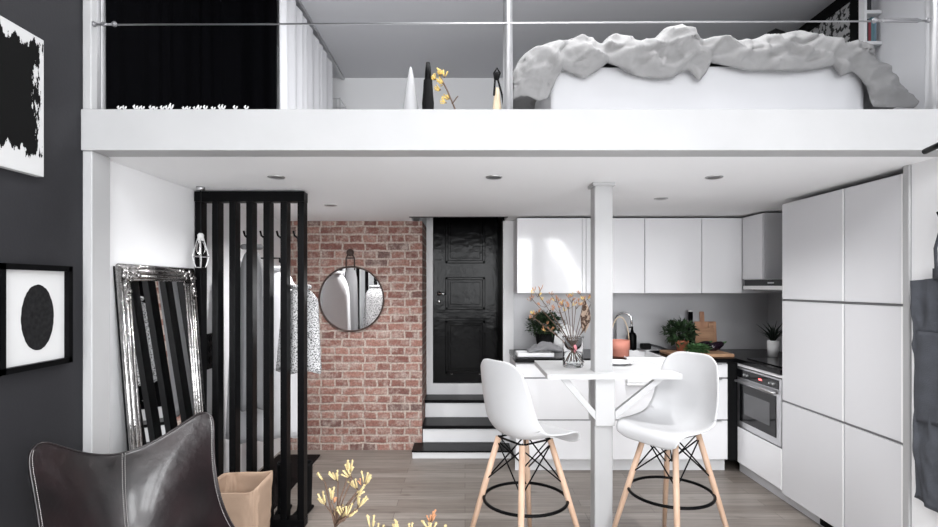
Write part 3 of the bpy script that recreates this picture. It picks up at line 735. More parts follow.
# bed
t = thing('bed', 'wide low loft bed with white valance sheet', 'bed', (1.3, 3.8, LF))
obj('frame', B(.62, 2.24, 3.14, 4.9, LF, LF+.22), 'white_wood', t)
def mattress(u, v):
    # front/side skirt ring with slight folds, v: bottom->top
    return None
b = BM()
mx0, mx1, my_, myb, mz = .50, 2.345, 3.09, 4.95, 2.79
def skirt(u, v):
    per = [(mx0, myb), (mx0, my_), (mx1, my_), (mx1, myb)]
    Ls = [myb-my_, mx1-mx0, myb-my_]; tot = sum(Ls); s = u*tot
    k = 0
    while k < 2 and s > Ls[k]: s -= Ls[k]; k += 1
    f = s/Ls[k]; a, c_ = per[k], per[k+1]
    x = a[0]+(c_[0]-a[0])*f; y = a[1]+(c_[1]-a[1])*f
    fold = .006*math.sin(u*90)+.008*noise.noise(Vector((u*14, v*1.5, 0)))
    x += -fold if k == 0 else (fold if k == 2 else 0); y += -fold if k == 1 else 0
    return Vector((x, y, LF+.005+(mz-LF-.02)*v))
grid(b, skirt, 160, 6)
obj('valance', b, 'sheet', t, smooth=True)
obj('mattress', B(mx0+.02, mx1-.02, my_+.02, myb, LF+.22, mz), 'sheet', t, bevel=.03)

BT = [(512,100),(519,97),(527,97),(538,101),(546,99),(552,85),(560,70),(570,74),(582,79),(592,73),(604,64),(613,67),(625,73),(640,78),(655,80),(668,79),(678,72),(685,71),(694,82),(701,74),(705,63),(720,66),(740,71),(780,73),(810,70),(826,66),(833,77),(845,72),(855,80),(861,92),(866,107),(876,108),(890,108),(906,108)]
TP = [(512,80),(517,66),(523,57),(533,49),(545,45),(556,46),(570,42),(590,41),(602,48),(612,39),(625,38),(637,42),(652,46),(665,34),(680,31),(690,37),(697,45),(715,42),(740,43),(770,40),(800,36),(818,35),(840,44),(858,50),(870,58),(882,72),(894,92),(906,106)]
def interp(tab, x):
    if x <= tab[0][0]: return tab[0][1]
    for (a, b_), (c_, d_) in zip(tab, tab[1:]):
        if x <= c_:
            f = (x-a)/(c_-a); return b_+(d_-b_)*f
    return tab[-1][1]
def duvet(u, v):
    px = 512+394*u
    zb = 1.49-(interp(BT, px)-VY)*3.06/F; zt_ = 1.49-(interp(TP, px)+4-VY)*3.22/F
    X = (px-VX)*3.1/F
    if v < .45:
        s = v/.45; a = s*PI/2
        y = 3.05-.06*math.sin(a*2)+.17*(1-math.cos(a)); z = zb+(zt_-zb)*math.sin(a)
    else:
        s = (v-.45)/.55
        y = 3.22+1.3*s; z = zt_-(zt_-2.83)*min(1, s*2.2) if zt_ > 2.83 else zt_-(zt_-2.80)*0
        z = max(z, min(zt_, 2.82))
    p = Vector((X, y, z))
    q = Vector((X*4.2+z*3.0, z*7-X*2.0, y*3))
    n1 = noise.noise(q); n2 = noise.noise(q*2.4+Vector((5, 1, 0)))
    rid = (1-abs(noise.noise(Vector((X*2.6+z*4.5, z*3-X*1.2, 2.0))))*2.4)
    env = min(1, v/.06+.25)*(1-.75*max(0, (u-.88)/.12))
    rid2 = 1-abs(noise.noise(Vector((X*6+z*3, z*9-X*4, 7.0))))*3.2
    rid3 = 1-abs(noise.noise(Vector((X*3.3-z*9, z*5+X*3, 11.0))))*2.6
    p.y -= env*(.035*n1+.026*n2+.045*max(0, rid)**3+.022*max(0, rid2)**2+.035*max(0, rid3)**3)
    if v < .45: p.z -= env*.012*max(0, rid3)**2
    p.z += env*.012*n2*(1 if v > .1 else .3)
    return p
dv = obj('duvet', grid(BM(), duvet, 260, 60), 'linen', smooth=True, solid=.012)
tag(dv, 'crumpled grey linen duvet spread over the white loft bed', 'duvet')

# curtains and closet
def cloth_path(pts, z0, z1, amp, freq, top_scallop=0.0, n=240, nz=14):
    pts = [Vector((*p, 0)) for p in pts]; seg = [(b-a).length for a, b in zip(pts, pts[1:])]; tot = sum(seg)
    def fn(u, v):
        s = u*tot; k = 0
        while k < len(seg)-1 and s > seg[k]: s -= seg[k]; k += 1
        d = (pts[k+1]-pts[k]).normalized(); nn = Vector((-d.y, d.x, 0))
        p = pts[k]+d*s
        ph = u*tot*freq
        w = math.sin(ph+1.2*math.sin(ph*.31)+.5*v)
        z = z0+(z1-z0)*v
        if v > .93: z -= top_scallop*(.5-.5*w)
        return Vector((p.x, p.y, z))+nn*amp*w*(1-.25*v)
    return grid(BM(), fn, n, nz)
tag(obj('curtain', cloth_path([(-1.655, 2.43), (-1.645, 3.30), (-1.60, 3.46), (-1.50, 3.53), (-1.262, 3.53)], LF+.012, TOP-.02, .007, 45), 'blackcloth', smooth=True), 'black curtain along the left loft wall, turning the corner to the white curtain', 'curtain')
wc = thing('curtain', 'white pleated curtain hanging from a rail in the loft', 'curtain', (-1.24, 4.2, LF))
obj('cloth', cloth_path([(-1.245, 3.56), (-1.245, 4.88)], LF+.005, TOP-.045, .024, 42, .03), 'curtain', wc, smooth=True)
obj('rail', B(-1.262, -1.232, 3.50, 5.40, TOP-.03, TOP-.002), 'steel', wc)
t = thing('wire_basket', 'small grey wire basket rack beyond the white curtain', 'basket', (-1.27, 5.1, LF))
b = BM()
for z in (2.27, 2.6, 2.95, 3.26):
    tube(b, [(-1.37, 4.98, z), (-1.18, 4.98, z), (-1.18, 5.22, z), (-1.37, 5.22, z)], .005, seg=6, closed=True)
for x, y in ((-1.37, 4.98), (-1.18, 4.98), (-1.18, 5.22), (-1.37, 5.22)): tube(b, [(x, y, LF), (x, y, 3.27)], .005, seg=6)
for k in range(6): tube(b, [(-1.37+.038*k, 4.98, 3.13), (-1.37+.038*k, 4.98, 3.26)], .003, seg=5)
obj('rack', b, 'steel', t)

# small white blooms along the edge
t = thing('flower_garland', 'row of tiny white blooms along the loft edge before the black curtain', 'garland', (-1.2, 2.306, 2.26))
obj('string', T([(-1.52, 2.306, 2.2612), (-.94, 2.306, 2.2612)], .0015, seg=5), 'paper', t)
rr = random.Random(11)
for px in (119, 124, 135, 138, 142, 151, 155, 162, 167, 171, 184, 188, 195, 199, 205, 213, 220, 223, 235, 246):
    c0 = Vector(((px-VX)*2.306/F, 2.306, 2.2605)); h = rr.uniform(.014, .024)+(.008 if px == 171 else 0)
    b = BM()
    tube(b, [c0, c0+Vector((-.006, 0, h*.6)), c0+Vector((-.001, 0, h))], [.002, .0045, .0015], seg=6)
    tube(b, [c0, c0+Vector((.007, 0, h*.5)), c0+Vector((.011, 0, h*.8))], [.002, .004, .0015], seg=6)
    obj('bloom', b, 'paper', t, smooth=True)

# loft objects
Yo = 3.2
c0 = P(409, 109, Yo); t = thing('paper_cone', 'tall pointed white cone standing on the loft floor', 'cone', (c0.x, Yo, LF))
obj('cone', L([(0, 0), (.078, 0), (.066, .15), (.042, .36), (.020, .50), (.008, .56), (0, .575)], (c0.x+.01, Yo, LF), 24), 'cone', t, smooth=True)
c0 = P(428, 109, Yo-.05); t = thing('umbrella', 'furled black umbrella standing upright in the loft', 'umbrella', (c0.x, Yo-.05, LF))
obj('canopy', L([(.022, 0), (.030, .18), (.036, .33), (.030, .40), (.026, .47)], (c0.x, Yo-.05, LF), 14), 'black_matte', t, smooth=True)
obj('handle', T([(c0.x, Yo-.05, LF+.44), (c0.x, Yo-.05, LF+.52), (c0.x, Yo-.05, LF+.575)], [.022, .018, .012], seg=12), 'black_satin', t, smooth=True)

def paw(t_, mats, bs, base, dirv, n, size, rnd, spread=.9):
    bf = BM()
    paw_(bs, bf, base, dirv, n, size, rnd, spread)
    obj('flower', bf, mats, t_, smooth=True)
def paw_(bs, bf, base, dirv, n, size, rnd, spread=.9):
    """a spray of tubular kangaroo paw flowers at the end of a stem"""
    dirv = Vector(dirv).normalized()
    for k in range(n):
        d = (dirv+Vector((rnd.uniform(-spread, spread), rnd.uniform(-spread, spread), rnd.uniform(-.35, spread)))).normalized()
        l0 = size*rnd.uniform(.25, .5); L_ = size*rnd.uniform(.55, .95)
        p0 = base; p1 = p0+d*l0; bend = Vector((rnd.uniform(-.2, .2), 0, .25))*L_
        p2 = p1+d*L_*.5+bend*.3; p3 = p1+d*L_+bend
        tube(bs, [p0, p1], size*.035, seg=5)
        tube(bf, [p1, p2, p3, p3+(p3-p2)*.35], [size*.05, size*.10, size*.085, size*.045], seg=7)
        for s in (-1, 1):
            q = (p3-p2).cross(Vector((0, 1, .3))).normalized()*s*size*.17
            tube(bf, [p3, p3+q+(p3-p2)*.15], [size*.06, size*.02], seg=5)
rnd = random.Random(21)
vz = LF; c0 = P(462, 109, Yo)
t = thing('flower_vase', 'slim dark vase on the loft floor holding a yellow flowering branch', 'vase', (c0.x, Yo, LF))
obj('vase', L([(0, 0), (.035, 0), (.045, .03), (.04, .10), (.02, .16), (.022, .175), (.016, .175), (.015, .15), (0, .14)], (c0.x, Yo, LF), 20), 'ceramic', t, smooth=True)
bs = BM(); base = Vector((c0.x, Yo, LF+.05))
tube(bs, [base, P(455, 109, Yo), P(447, 90, Yo), P(440, 76, Yo)], .005, seg=6)
tube(bs, [P(452, 104, Yo), P(458, 96, Yo-.02)], .004, seg=5)
for (px, py, dx, dz) in ((440, 76, -.1, 1), (436, 80, -1, .3), (444, 84, -.9, .1), (441, 90, -1, .0), (450, 99, -1, .3), (447, 103, -1, .0), (444, 78, .2, 1)):
    paw(t, 'yellow', bs, P(px, py, Yo), (dx, 0, dz), 9, .032, rnd, .9)
obj('stem', bs, 'stem', t, smooth=True)

# cord with wooden tag, hanging on little stand
c0 = P(497, 109, Yo)
t = thing('corded_bottle', 'small pale bottle with a looped black cord at the loft edge beside the middle post', 'bottle', (c0.x, Yo, LF))
obj('body', L([(0, 0), (.026, 0), (.028, .10), (.026, .33), (.018, .39), (.013, .44), (0, .44)], (c0.x, Yo, LF), 20), 'cork', t, smooth=True)
obj('cord', T([P(494, 92, Yo-.03)+Vector((0, 0, -.02)), P(495, 80, Yo), P(494, 73, Yo), P(497, 68, Yo), P(500, 73, Yo), P(498, 80, Yo), P(502, 95, Yo), P(504, 108, Yo)], .006, seg=8), 'black_matte', t, smooth=True)
b = BM(); ball(b, P(497, 76, Yo), .018, 2, (.9, .9, 1.5)); obj('knot', b, 'black_matte', t, smooth=True)

# picture and shelf on the loft right wall
WX = XK
t = thing('large_framed_print', 'large black framed leafy print leaning on the wall behind the bed', 'picture', (WX-.02, 4.2, 2.81))
y0, y1, z0, z1 = 3.645, 4.9, 2.83, 3.60
b = BM()
for q in ((y0, y1, z0, z0+.08), (y0, y1, z1-.08, z1), (y0, y0+.10, z0, z1), (y1-.10, y1, z0, z1)): box(b, WX-.035, WX-.002, *q)
obj('frame', b, 'black_matte', t)
obj('print', B(WX-.02, WX-.003, y0+.05, y1-.05, z0+.05, z1-.05), 'botanic', t)
t = thing('book_shelf', 'slim white wall shelf with books beside the large black framed print', 'shelf', (WX-.06, 3.56, 2.6))
sx0 = 2.652
obj('upright', B(sx0, sx0+.018, 3.50, 3.55, 2.55, 3.60), 'white_wood', t)
SZ = [1.49+(286-72)*3.50/F, 1.49+(286-41)*3.50/F, 1.49+(286-10)*3.50/F]
for z in SZ: obj('ledge', B(sx0+.018, WX-.002, 3.50, 3.55, z-.022, z), 'white_wood', t)
BK = [(SZ[0], [('bookblue', .022, .125, 'slate blue book on the lowest ledge, against the white upright'), ('teal', .020, .115, 'teal book on the lowest ledge, away from the upright')]),
      (SZ[1], [('bookdark', .010, .15, 'thin near black book on the middle ledge against the upright'), ('bookred', .016, .14, 'dark red book on the middle ledge'), ('teal', .022, .16, 'teal book on the middle ledge next to the dark red one'), ('bookblue', .012, .155, 'thin slate blue book at the open end of the middle ledge')]),
      (SZ[2], [('bookdark', .030, .10, 'near black book alone on the top ledge')])]
for z, bs_ in BK:
    x = sx0+.0195
    for (m_, th, hh, lab) in bs_:
        t2 = thing('book', lab, 'book', (x+th/2, 3.525, z), group='books on the loft wall shelf')
        obj('cover', (lambda b: (box(b, x, x+.002, 3.504, 3.548, z, z+hh), box(b, x+th-.002, x+th, 3.504, 3.548, z, z+hh), box(b, x, x+th, 3.503, 3.506, z, z+hh)) and b)(BM()), m_, t2)
        obj('pages', B(x+.0021, x+th-.0021, 3.5062, 3.545, z+.003, z+hh-.004), 'paper', t2)
        x += th+.001
def cush(u, v):
    a = 2*PI*u; c_, s_ = math.cos(a), math.sin(a); e = .45
    r_ = math.sin(PI*min(1, max(0, v)))**.45
    return Vector((2.170+.12*r_*math.copysign(abs(c_)**e, c_), 3.68+.05*r_*s_, 2.83+.46*v))
tag(obj('cushion', grid(BM(), cush, 32, 16, closeu=True), 'black_matte', smooth=True), 'dark cushion standing on the bed behind the duvet', 'cushion')

# ================================================================= BAR TABLE
t = thing('bar_table', 'white wall-less bar table fixed around the square column', 'table', (.80, 3.15, 0))
tb = BM(); TZ = 1.0
# top with a notch around the column
for q in ((.457, 1.205, 2.92, 2.999), (.457, .737, 2.999, 3.105), (.843, 1.205, 2.999, 3.105), (.457, 1.205, 3.105, 3.47)):
    box(tb, q[0], q[1], q[2], q[3], TZ-.028, TZ)
bmesh.ops.remove_doubles(tb, verts=tb.verts, dist=.0005)
obj('top', tb, 'tablewhite', t)
obj('cleat', B(.735, .845, 2.968, 2.999, .70, TZ-.028), 'tablewhite', t, bevel=.004)
obj('cleat', B(.735, .845, 3.105, 3.14, .70, TZ-.028), 'tablewhite', t, bevel=.004)
for s, xe in ((-1, .53), (1, 1.13)):
    xa = .79+s*.056
    b = BM(); w_ = .017
    p = [(xa, .735), (xa, .785), (xe+(-s)*.05, TZ-.028), (xe, TZ-.028)]
    f = [b.verts.new((x, 2.965, z)) for x, z in p]; g = [b.verts.new((x, 2.998, z)) for x, z in p]
    p = None
    b.faces.new(f); b.faces.new(g)
    for k in range(4): b.faces.new((f[k], f[(k+1) % 4], g[(k+1) % 4], g[k]))
    obj('brace', b, 'tablewhite', t, bevel=.002)
b = BM()
for yy in (3.30,):
    tube(b, [(.81, 3.14, .74), (.835, 3.42, TZ-.03)], .016, seg=4)
obj('brace', b, 'tablewhite', t, smooth=True)

# plate on the table
c0 = P(614, 364, 3.3); c0.z = TZ+.001
tag(obj('dish', L([(0, 0), (.05, 0), (.095, .016), (.098, .018), (.09, .015), (.05, .005), (0, .005)], (c0.x+.02, 3.30, TZ+.001), 32), 'ceramic', smooth=True), 'shallow white dish on the bar table right of the column', 'dish')

# glass jar with flowers
jx, jy = (573-VX)*3.19/F, 3.19
t = thing('glass_jar', 'clear glass jar holding kangaroo paw stems on the bar table', 'vase', (jx, jy, TZ+.001))
jr = .062
obj('jar', L([(0, .001), (jr-.006, .001), (jr, .008), (jr, .175), (jr+.004, .185), (jr, .187), (jr-.004, .18), (jr-.005, .012), (0, .008)], (jx, jy, TZ), 32), 'glass', t, smooth=True)
obj('water', L([(0, .010), (jr-.0065, .013), (jr-.0065, .085), (0, .085)], (jx, jy, TZ), 32), 'water', t, smooth=True)
rnd = random.Random(4); bs = BM()
heads = [(531, 298, -.6), (538, 294, -.2), (545, 304, -.4), (533, 317, -.8), (549, 328, -.8), (556, 299, 0), (563, 303, 0), (568, 306, .2), (572, 300, .1), (576, 306, .3), (585, 298, .2), (592, 301, .3), (598, 307, .6), (594, 314, .6), (559, 310, -.3)]
for (px, py, dx) in heads:
    hp = P(px, py, jy+rnd.uniform(-.05, .05)); base = Vector((jx-(hp.x-jx)*.25, jy+rnd.uniform(-.02, .02), TZ+.03))
    mid = (hp+base)/2+Vector((-dx*.01, 0, .01))
    tube(bs, [base, mid, hp], .0022, seg=5)
    bf = BM(); br_ = BM()
    for k in range(4):
        q = hp+Vector((rnd.uniform(-.032, .032), rnd.uniform(-.02, .02), rnd.uniform(-.022, .026)))
        tube(bs, [hp-Vector((0, 0, .02)), q], .0011, seg=4)
        paw_(bs, bf if k == 1 else br_, q, (dx*.6+rnd.uniform(-.8, .8), 0, .5), 4, .019, rnd, 1.0)
    obj('flower', bf, 'yellow', t, smooth=True); obj('flower', br_, 'rust', t, smooth=True)
obj('stem', bs, 'stem', t, smooth=True)
b = BM(); ball(b, (jx+.01, jy, TZ+.11), .016, 2, (.9, .9, 1.6)); obj('petal', b, 'pinkglass', t, smooth=True)
# striped feather leaf standing in jar
def fe(u, v):
    a = P(584, 330, jy+.05); c_ = P(584, 296, jy+.05)
    w_ = .030*math.sin(PI*min(1, .08+v*.9))
    p = a+(c_-a)*v; return Vector((p.x+(u-.5)*2*w_+.012*math.sin(v*3), jy+.05+.01*math.cos(u*6), p.z-.02*abs(u-.5)*2))
ft = obj('feather', grid(BM(), fe, 8, 12), 'feather', t, solid=.002, smooth=True)

# ================================================================= BAR STOOLS
def shell():
    prof = [(.205, -.072), (.206, -.030), (.165, -.006), (.06, -.020), (-.05, -.03), (-.125, -.010), (-.172, .045), (-.190, .13), (-.198, .22), (-.204, .315), (-.206, .378)]
    wid = [.190, .208, .222, .230, .232, .228, .222, .214, .202, .180, .150]
    up = [.0, .002, .012, .032, .06, .08, .085, .07, .055, .035, .02]
    n = len(prof)
    def smp(tab, v):
        f = v*(n-1); i = min(n-2, int(f)); f -= i
        # catmull-rom
        def g(k): return tab[max(0, min(n-1, k))]
        a, b_, c_, d_ = g(i-1), g(i), g(i+1), g(i+2)
        cr = lambda a, b_, c_, d_: .5*((2*b_)+(-a+c_)*f+(2*a-5*b_+4*c_-d_)*f*f+(-a+3*b_-3*c_+d_)*f**3)
        if isinstance(a, tuple): return tuple(cr(*q) for q in zip(a, b_, c_, d_))
        return cr(a, b_, c_, d_)
    def fn(u, v):
        s = u*2-1
        # rounded corners at both ends
        vv = v
        e = .085*abs(s)**5
        vv = v*(1-e*(1 if v > .5 else 0))+(e*(1-v) if v < .5 else 0)*.7
        x, z = smp(prof, vv); w_ = smp(wid, vv); h = smp(up, vv)
        x2, z2 = smp(prof, min(1, vv+.02)); x1, z1 = smp(prof, max(0, vv-.02))
        tx, tz = x2-x1, z2-z1; l = math.hypot(tx, tz) or 1
        nx, nz = tz/l, -tx/l     # towards the sitter
        k = abs(s)**2.4
        return Vector(((x+nx*h*k)*.97, s*w_*.94, z+nz*h*k))
    return grid(BM(), fn, 31, 41)
def make_stool():
    t = thing('bar_stool', '', 'stool', (0, 0, 0))
    SH = .738
    b = shell(); bmesh.ops.translate(b, vec=(0, 0, SH), verts=b.verts)
    obj('seat_shell', b, 'plastic', t, smooth=True, solid=.007, local=True)
    tops, feet = [], []
    for sx in (1, -1):
        for sy in (1, -1):
            a = Vector((sx*.095-.01, sy*.095, SH-.045)); f = Vector((sx*.245, sy*.235, 0)); tops.append(a); feet.append(f)
            obj('leg', T([f, f.lerp(a, .6), a], [.0115, .016, .0155], seg=14), 'beech', t, smooth=True, local=True)
    b = BM()
    # wire cross bracing
    def at(i, k): return tops[i].lerp(feet[i], k)
    for i, j in ((0, 1), (2, 3), (0, 2), (1, 3)):
        tube(b, [at(i, .03), at(j, .33)], .0042, seg=6); tube(b, [at(j, .03), at(i, .33)], .0042, seg=6)
    for i in range(4): tube(b, [at(i, .0)+Vector((0, 0, .008)), Vector((-.01, 0, SH-.20))], .0035, seg=6)
    tube(b, [tops[0], tops[1], tops[3], tops[2]], .006, seg=6, closed=True)
    obj('wire_brace', b, 'black_satin', t, smooth=True, local=True)
    zr = .375; kk = (SH-.045-zr)/(SH-.045); rr_ = at(0, kk).xy.length-.006
    obj('foot_ring', T([(rr_*math.cos(2*PI*k/48), rr_*math.sin(2*PI*k/48), zr) for k in range(48)], .0085, seg=8, closed=True), 'black_satin', t, smooth=True, local=True)
    return t
s1 = make_stool(); s1.location = (.318, 2.77, 0); s1.rotation_euler.z = math.radians(35)
s2 = copy_tree(s1); s2.location = (1.115, 2.86, 0); s2.rotation_euler.z = math.radians(211)
for s, l in ((s1, 'white shell bar stool with beech legs left of the column, back to the stairs'), (s2, 'white shell bar stool with beech legs right of the column, in front of the sink')):
    s['label'] = l; s['group'] = 'white shell bar stools at the table'

# ================================================================= WORKTOP OBJECTS
WZ = .916
def leaf(b, p, d, l, w_, rnd):
    d = Vector(d).normalized(); s = d.cross(Vector((rnd.uniform(-.5, .5), rnd.uniform(-.5, .5), 1))).normalized()
    n_ = s.cross(d)
    a = b.verts.new(p); c_ = b.verts.new(p+d*l*.5+s*w_+n_*w_*.3); e = b.verts.new(p+d*l); f = b.verts.new(p+d*l*.5-s*w_+n_*w_*.3); m_ = b.verts.new(p+d*l*.5)
    b.faces.new((a, c_, m_)); b.faces.new((c_, e, m_)); b.faces.new((e, f, m_)); b.faces.new((f, a, m_))
def bush(c, r, n, l, w_, seed, sc=(1, 1, 1)):
    b = BM(); rnd = random.Random(seed)
    for k in range(n):
        d = Vector((rnd.gauss(0, 1), rnd.gauss(0, 1), rnd.gauss(.2, 1))).normalized()
        q = Vector(c)+Vector((d.x*r*sc[0], d.y*r*sc[1], d.z*r*sc[2]))*rnd.uniform(.2, 1)
        leaf(b, q, d+Vector((rnd.uniform(-.8, .8), rnd.uniform(-.8, .8), rnd.uniform(-.5, .5))), l*rnd.uniform(.7, 1.2), w_*rnd.uniform(.7, 1.2), rnd)
    return b
# bush in black pot (left)
bx = (545-VX)*4.5/F
t = thing('potted_plant', 'bushy green plant in a black pot left of the glass jar', 'plant', (bx, 4.5, WZ))
obj('pot', L([(0, 0), (.06, 0), (.085, .17), (.078, .17), (.07, .14), (0, .14)], (bx+.0, 4.5, WZ), 24), 'black_matte', t, smooth=True)
obj('foliage', bush((bx, 4.5, WZ+.245), .155, 1700, .034, .008, 5, (1.05, .85, .68)), 'green', t)
obj('stem', T([(bx, 4.5, WZ+.13), (bx, 4.5, WZ+.22)], .01), 'stem', t)
# white box with cloth
x0, x1 = (516-VX)*4.35/F, (545-VX)*4.35/F
tag(obj('tray', (lambda b: (box(b, x0, x1+.06, 4.24, 4.40, WZ, WZ+.008), box(b, x0, x1+.06, 4.24, 4.248, WZ, WZ+.035), box(b, x0, x1+.06, 4.392, 4.40, WZ, WZ+.035), box(b, x0, x0+.008, 4.24, 4.40, WZ, WZ+.035), box(b, x1+.052, x1+.06, 4.24, 4.40, WZ, WZ+.035)) and b)(BM()), 'ceramic', bevel=.003), 'white tray under the grey towel at the left end of the worktop', 'tray')
def towel(u, v):
    X = (528+36*u-VX)*4.3/F; y = 4.26+.12*v
    h = .035+.055*math.sin(PI*u)*(.5+.5*math.sin(v*2.6+.4))+.022*noise.noise(Vector((u*6, v*5, 1)))+.02*math.sin((u*1.3+v)*9)*math.sin(PI*v)
    return Vector((X, y, WZ+.01+max(.0, h)*(1 if 0 < v < 1 else .6)))
tag(obj('kitchen_towel', grid(BM(), towel, 44, 24), 'greycloth', smooth=True, solid=.005), 'crumpled grey kitchen towel below the bushy plant', 'towel')
# white round dish standing
wx_ = (565-VX)*4.65/F
tag(obj('round_plate', L([(0, 0), (.06, 0), (.115, .015), (.115, .02), (.06, .007), (0, .007)], mtx=Matrix.Translation((wx_, 4.74, WZ+.118)) @ Matrix.Rotation(PI/2-.12, 4, 'X'), seg=36), 'ceramic', smooth=True), 'round white plate standing against the wall behind the flowers', 'plate')
# coral bucket pot
cx = (621-VX)*4.3/F
t = thing('coral_pot', 'coral pink pot with wire handle right of the column', 'pot', (cx, 4.33, WZ))
obj('pot', L([(0, 0), (.070, 0), (.074, .004), (.074, .052), (.078, .056), (.078, .13), (.072, .13), (.070, .06), (.068, .01), (0, .008)], (cx, 4.33, WZ), 32), 'coral', t, smooth=True)
obj('handle', T([(cx+.074*math.cos(a), 4.33, WZ+.12+.20*math.sin(a)) for a in [PI*k/16 for k in range(17)]], .004, seg=6), 'cork', t, smooth=True)
# faucet
fx_ = (616-VX)*4.68/F
t = thing('faucet', 'chrome kitchen faucet with curved spout behind the coral pot', 'faucet', (fx_, 4.70, WZ))
obj('base', L([(0, 0), (.024, 0), (.024, .012), (.015, .02), (.013, .28), (0, .28)], (fx_, 4.70, WZ), 20), 'chrome', t, smooth=True)
obj('spout', T([(fx_, 4.70, WZ+.27)]+[(fx_+.06-.06*math.cos(a), 4.70-.05*math.sin(a/2)*1.5, WZ+.28+.055*math.sin(a)) for a in [PI*k/10 for k in range(11)]]+[(fx_+.12, 4.62, WZ+.22)], .010, seg=12), 'chrome', t, smooth=True)
obj('lever', T([(fx_, 4.70, WZ+.10), (fx_-.04, 4.68, WZ+.13)], .006, seg=8), 'chrome', t, smooth=True)
# black bottle
bx2 = (635-VX)*4.6/F
t = thing('soap_bottle', 'dark bottle with pump top beside the coral pot', 'bottle', (bx2, 4.68, WZ))
obj('body', L([(0, 0), (.037, 0), (.039, .005), (.039, .13), (.030, .155), (.014, .165), (.014, .18), (0, .18)], (bx2, 4.68, WZ), 24), 'black', t, smooth=True)
obj('pump', (lambda b: (tube(b, [(bx2, 4.68, WZ+.18), (bx2, 4.68, WZ+.215)], .010, seg=10), tube(b, [(bx2, 4.68, WZ+.21), (bx2-.03, 4.66, WZ+.208)], .006, seg=8)) and b)(BM()), 'black', t, smooth=True)
# utensils/dark tool beside the sink, on small slate
kx = (655-VX)*4.6/F
tag(obj('wet_cloth_tray', L([(0, 0), (.10, 0), (.12, .012), (.11, .010), (0, .006)], (1.62, 4.70, WZ), 28), 'steel', smooth=True), 'small steel tray behind the sink under the dark scrubber', 'tray')
t = thing('dustpan_brush', 'black brush with handle lying behind the sink', 'brush', (1.58, 4.70, WZ+.013))
obj('head', B(1.56, 1.65, 4.66, 4.71, WZ+.013, WZ+.065, Matrix.Translation((0, 0, 0))), 'black_matte', t, bevel=.01)
obj('handle', T([(1.63, 4.68, WZ+.055), (1.72, 4.66, WZ+.035), (1.79, 4.65, WZ+.012)], [.012, .010, .007], seg=8), 'bookdark', t, smooth=True)
# chopping board flat
bx0, bx1 = (668-VX)*4.35/F, (728-VX)*4.35/F
tag(obj('chopping_board', B(bx0, bx1, 4.24, 4.54, WZ, WZ+.026), 'boardflat', bevel=.006), 'long wooden chopping board lying on the black worktop', 'cutting board')
BZ = WZ+.027
# terracotta herb
px_ = (682-VX)*4.45/F
t = thing('potted_herb', 'leafy green herb in a small terracotta pot on the chopping board', 'plant', (px_, 4.45, BZ))
obj('pot', L([(0, 0), (.040, 0), (.052, .07), (.056, .07), (.056, .09), (.048, .09), (.046, .07), (0, .07)], (px_, 4.45, BZ), 24), 'terracotta', t, smooth=True)
obj('foliage', bush((px_-.02, 4.45, BZ+.15), .125, 420, .055, .017, 9, (1.1, .8, .78)), 'green', t)
obj('stem', T([(px_, 4.45, BZ+.06), (px_, 4.45, BZ+.14)], .008), 'herb', t)
# dark bottle
dx_ = (693-VX)*4.65/F
t = thing('wine_bottle', 'tall dark bottle with pale cap behind the herb pot', 'bottle', (dx_, 4.70, WZ))
obj('body', L([(0, 0), (.036, 0), (.038, .004), (.038, .20), (.028, .235), (.020, .25), (.019, .345), (0, .345)], (dx_, 4.70, WZ), 24), 'black', t, smooth=True)
obj('cap', L([(0, 0), (.021, 0), (.021, .012), (0, .014)], (dx_, 4.70, WZ+.345), 16), 'paper', t, smooth=True)
# cutting boards leaning
def lean_board(x0, x1, z1, zh, ybase, th, m_, name, lab, hx_, holew=.0):
    tm = Matrix.Translation((0, ybase, WZ)) @ Matrix.Rotation(-.10, 4, 'X')
    t = thing(name, lab, 'cutting board', ((x0+x1)/2, ybase, WZ))
    b = BM(); box(b, x0, x1, 0, th, 0, z1); bmesh.ops.transform(b, matrix=tm, verts=b.verts)
    obj('board', b, m_, t, bevel=.006)
    b = L([(0, -.005), (0.024, -.005), (.024, th*.0+.008), (0, .008)], seg=20)
    b.free(); b = BM(); box(b, hx_-.022, hx_+.022, .001, th-.001, z1-.01, zh); bmesh.ops.transform(b, matrix=tm, verts=b.verts)
    obj('handle', b, m_, t, bevel=.016)
    return t
lx0, lx1 = (700-VX)*4.66/F, (722-VX)*4.66/F
lean_board(lx0, lx1, .255, .345, 4.742, .018, 'board', 'cutting_board', 'wooden handled board leaning at the back of the worktop', (708-VX)*4.66/F)
lean_board(lx0-.02, lx0+.16, .20, .24, 4.705, .016, 'boardflat', 'cutting_board', 'smaller darker board leaning in front of the handled board', lx0+.13)
# aubergines
for i, (px, y, rz, lab) in enumerate(((703, 4.50, .2, 'left dark aubergine on the chopping board behind the herbs'), (716, 4.47, 0, 'right dark aubergine at the end of the chopping board'))):
    x = (px-VX)*y/F
    t = thing('aubergine', lab, 'aubergine', (x, y, BZ), rz)
    b = L([(0, -.075), (.03, -.06), (.038, -.03), (.034, .02), (.022, .055), (.010, .07), (0, .072)], seg=20, mtx=Matrix.Translation((0, 0, .038)) @ Matrix.Rotation(1.2, 4, 'Y'))
    obj('fruit', b, 'aubergine', t, smooth=True, local=True)
    obj('stalk', T([Vector((.062, 0, .064)), Vector((.09, .0, .075))], [.012, .005], seg=8), 'herb', t, smooth=True, local=True)
hx_ = (697-VX)*4.31/F
tag(obj('herb_bunch', bush((hx_, 4.31, BZ+.035), .11, 600, .03, .006, 31, (1, .35, .26)), 'herb'), 'bunch of fresh green herbs lying on the chopping board', 'herbs')
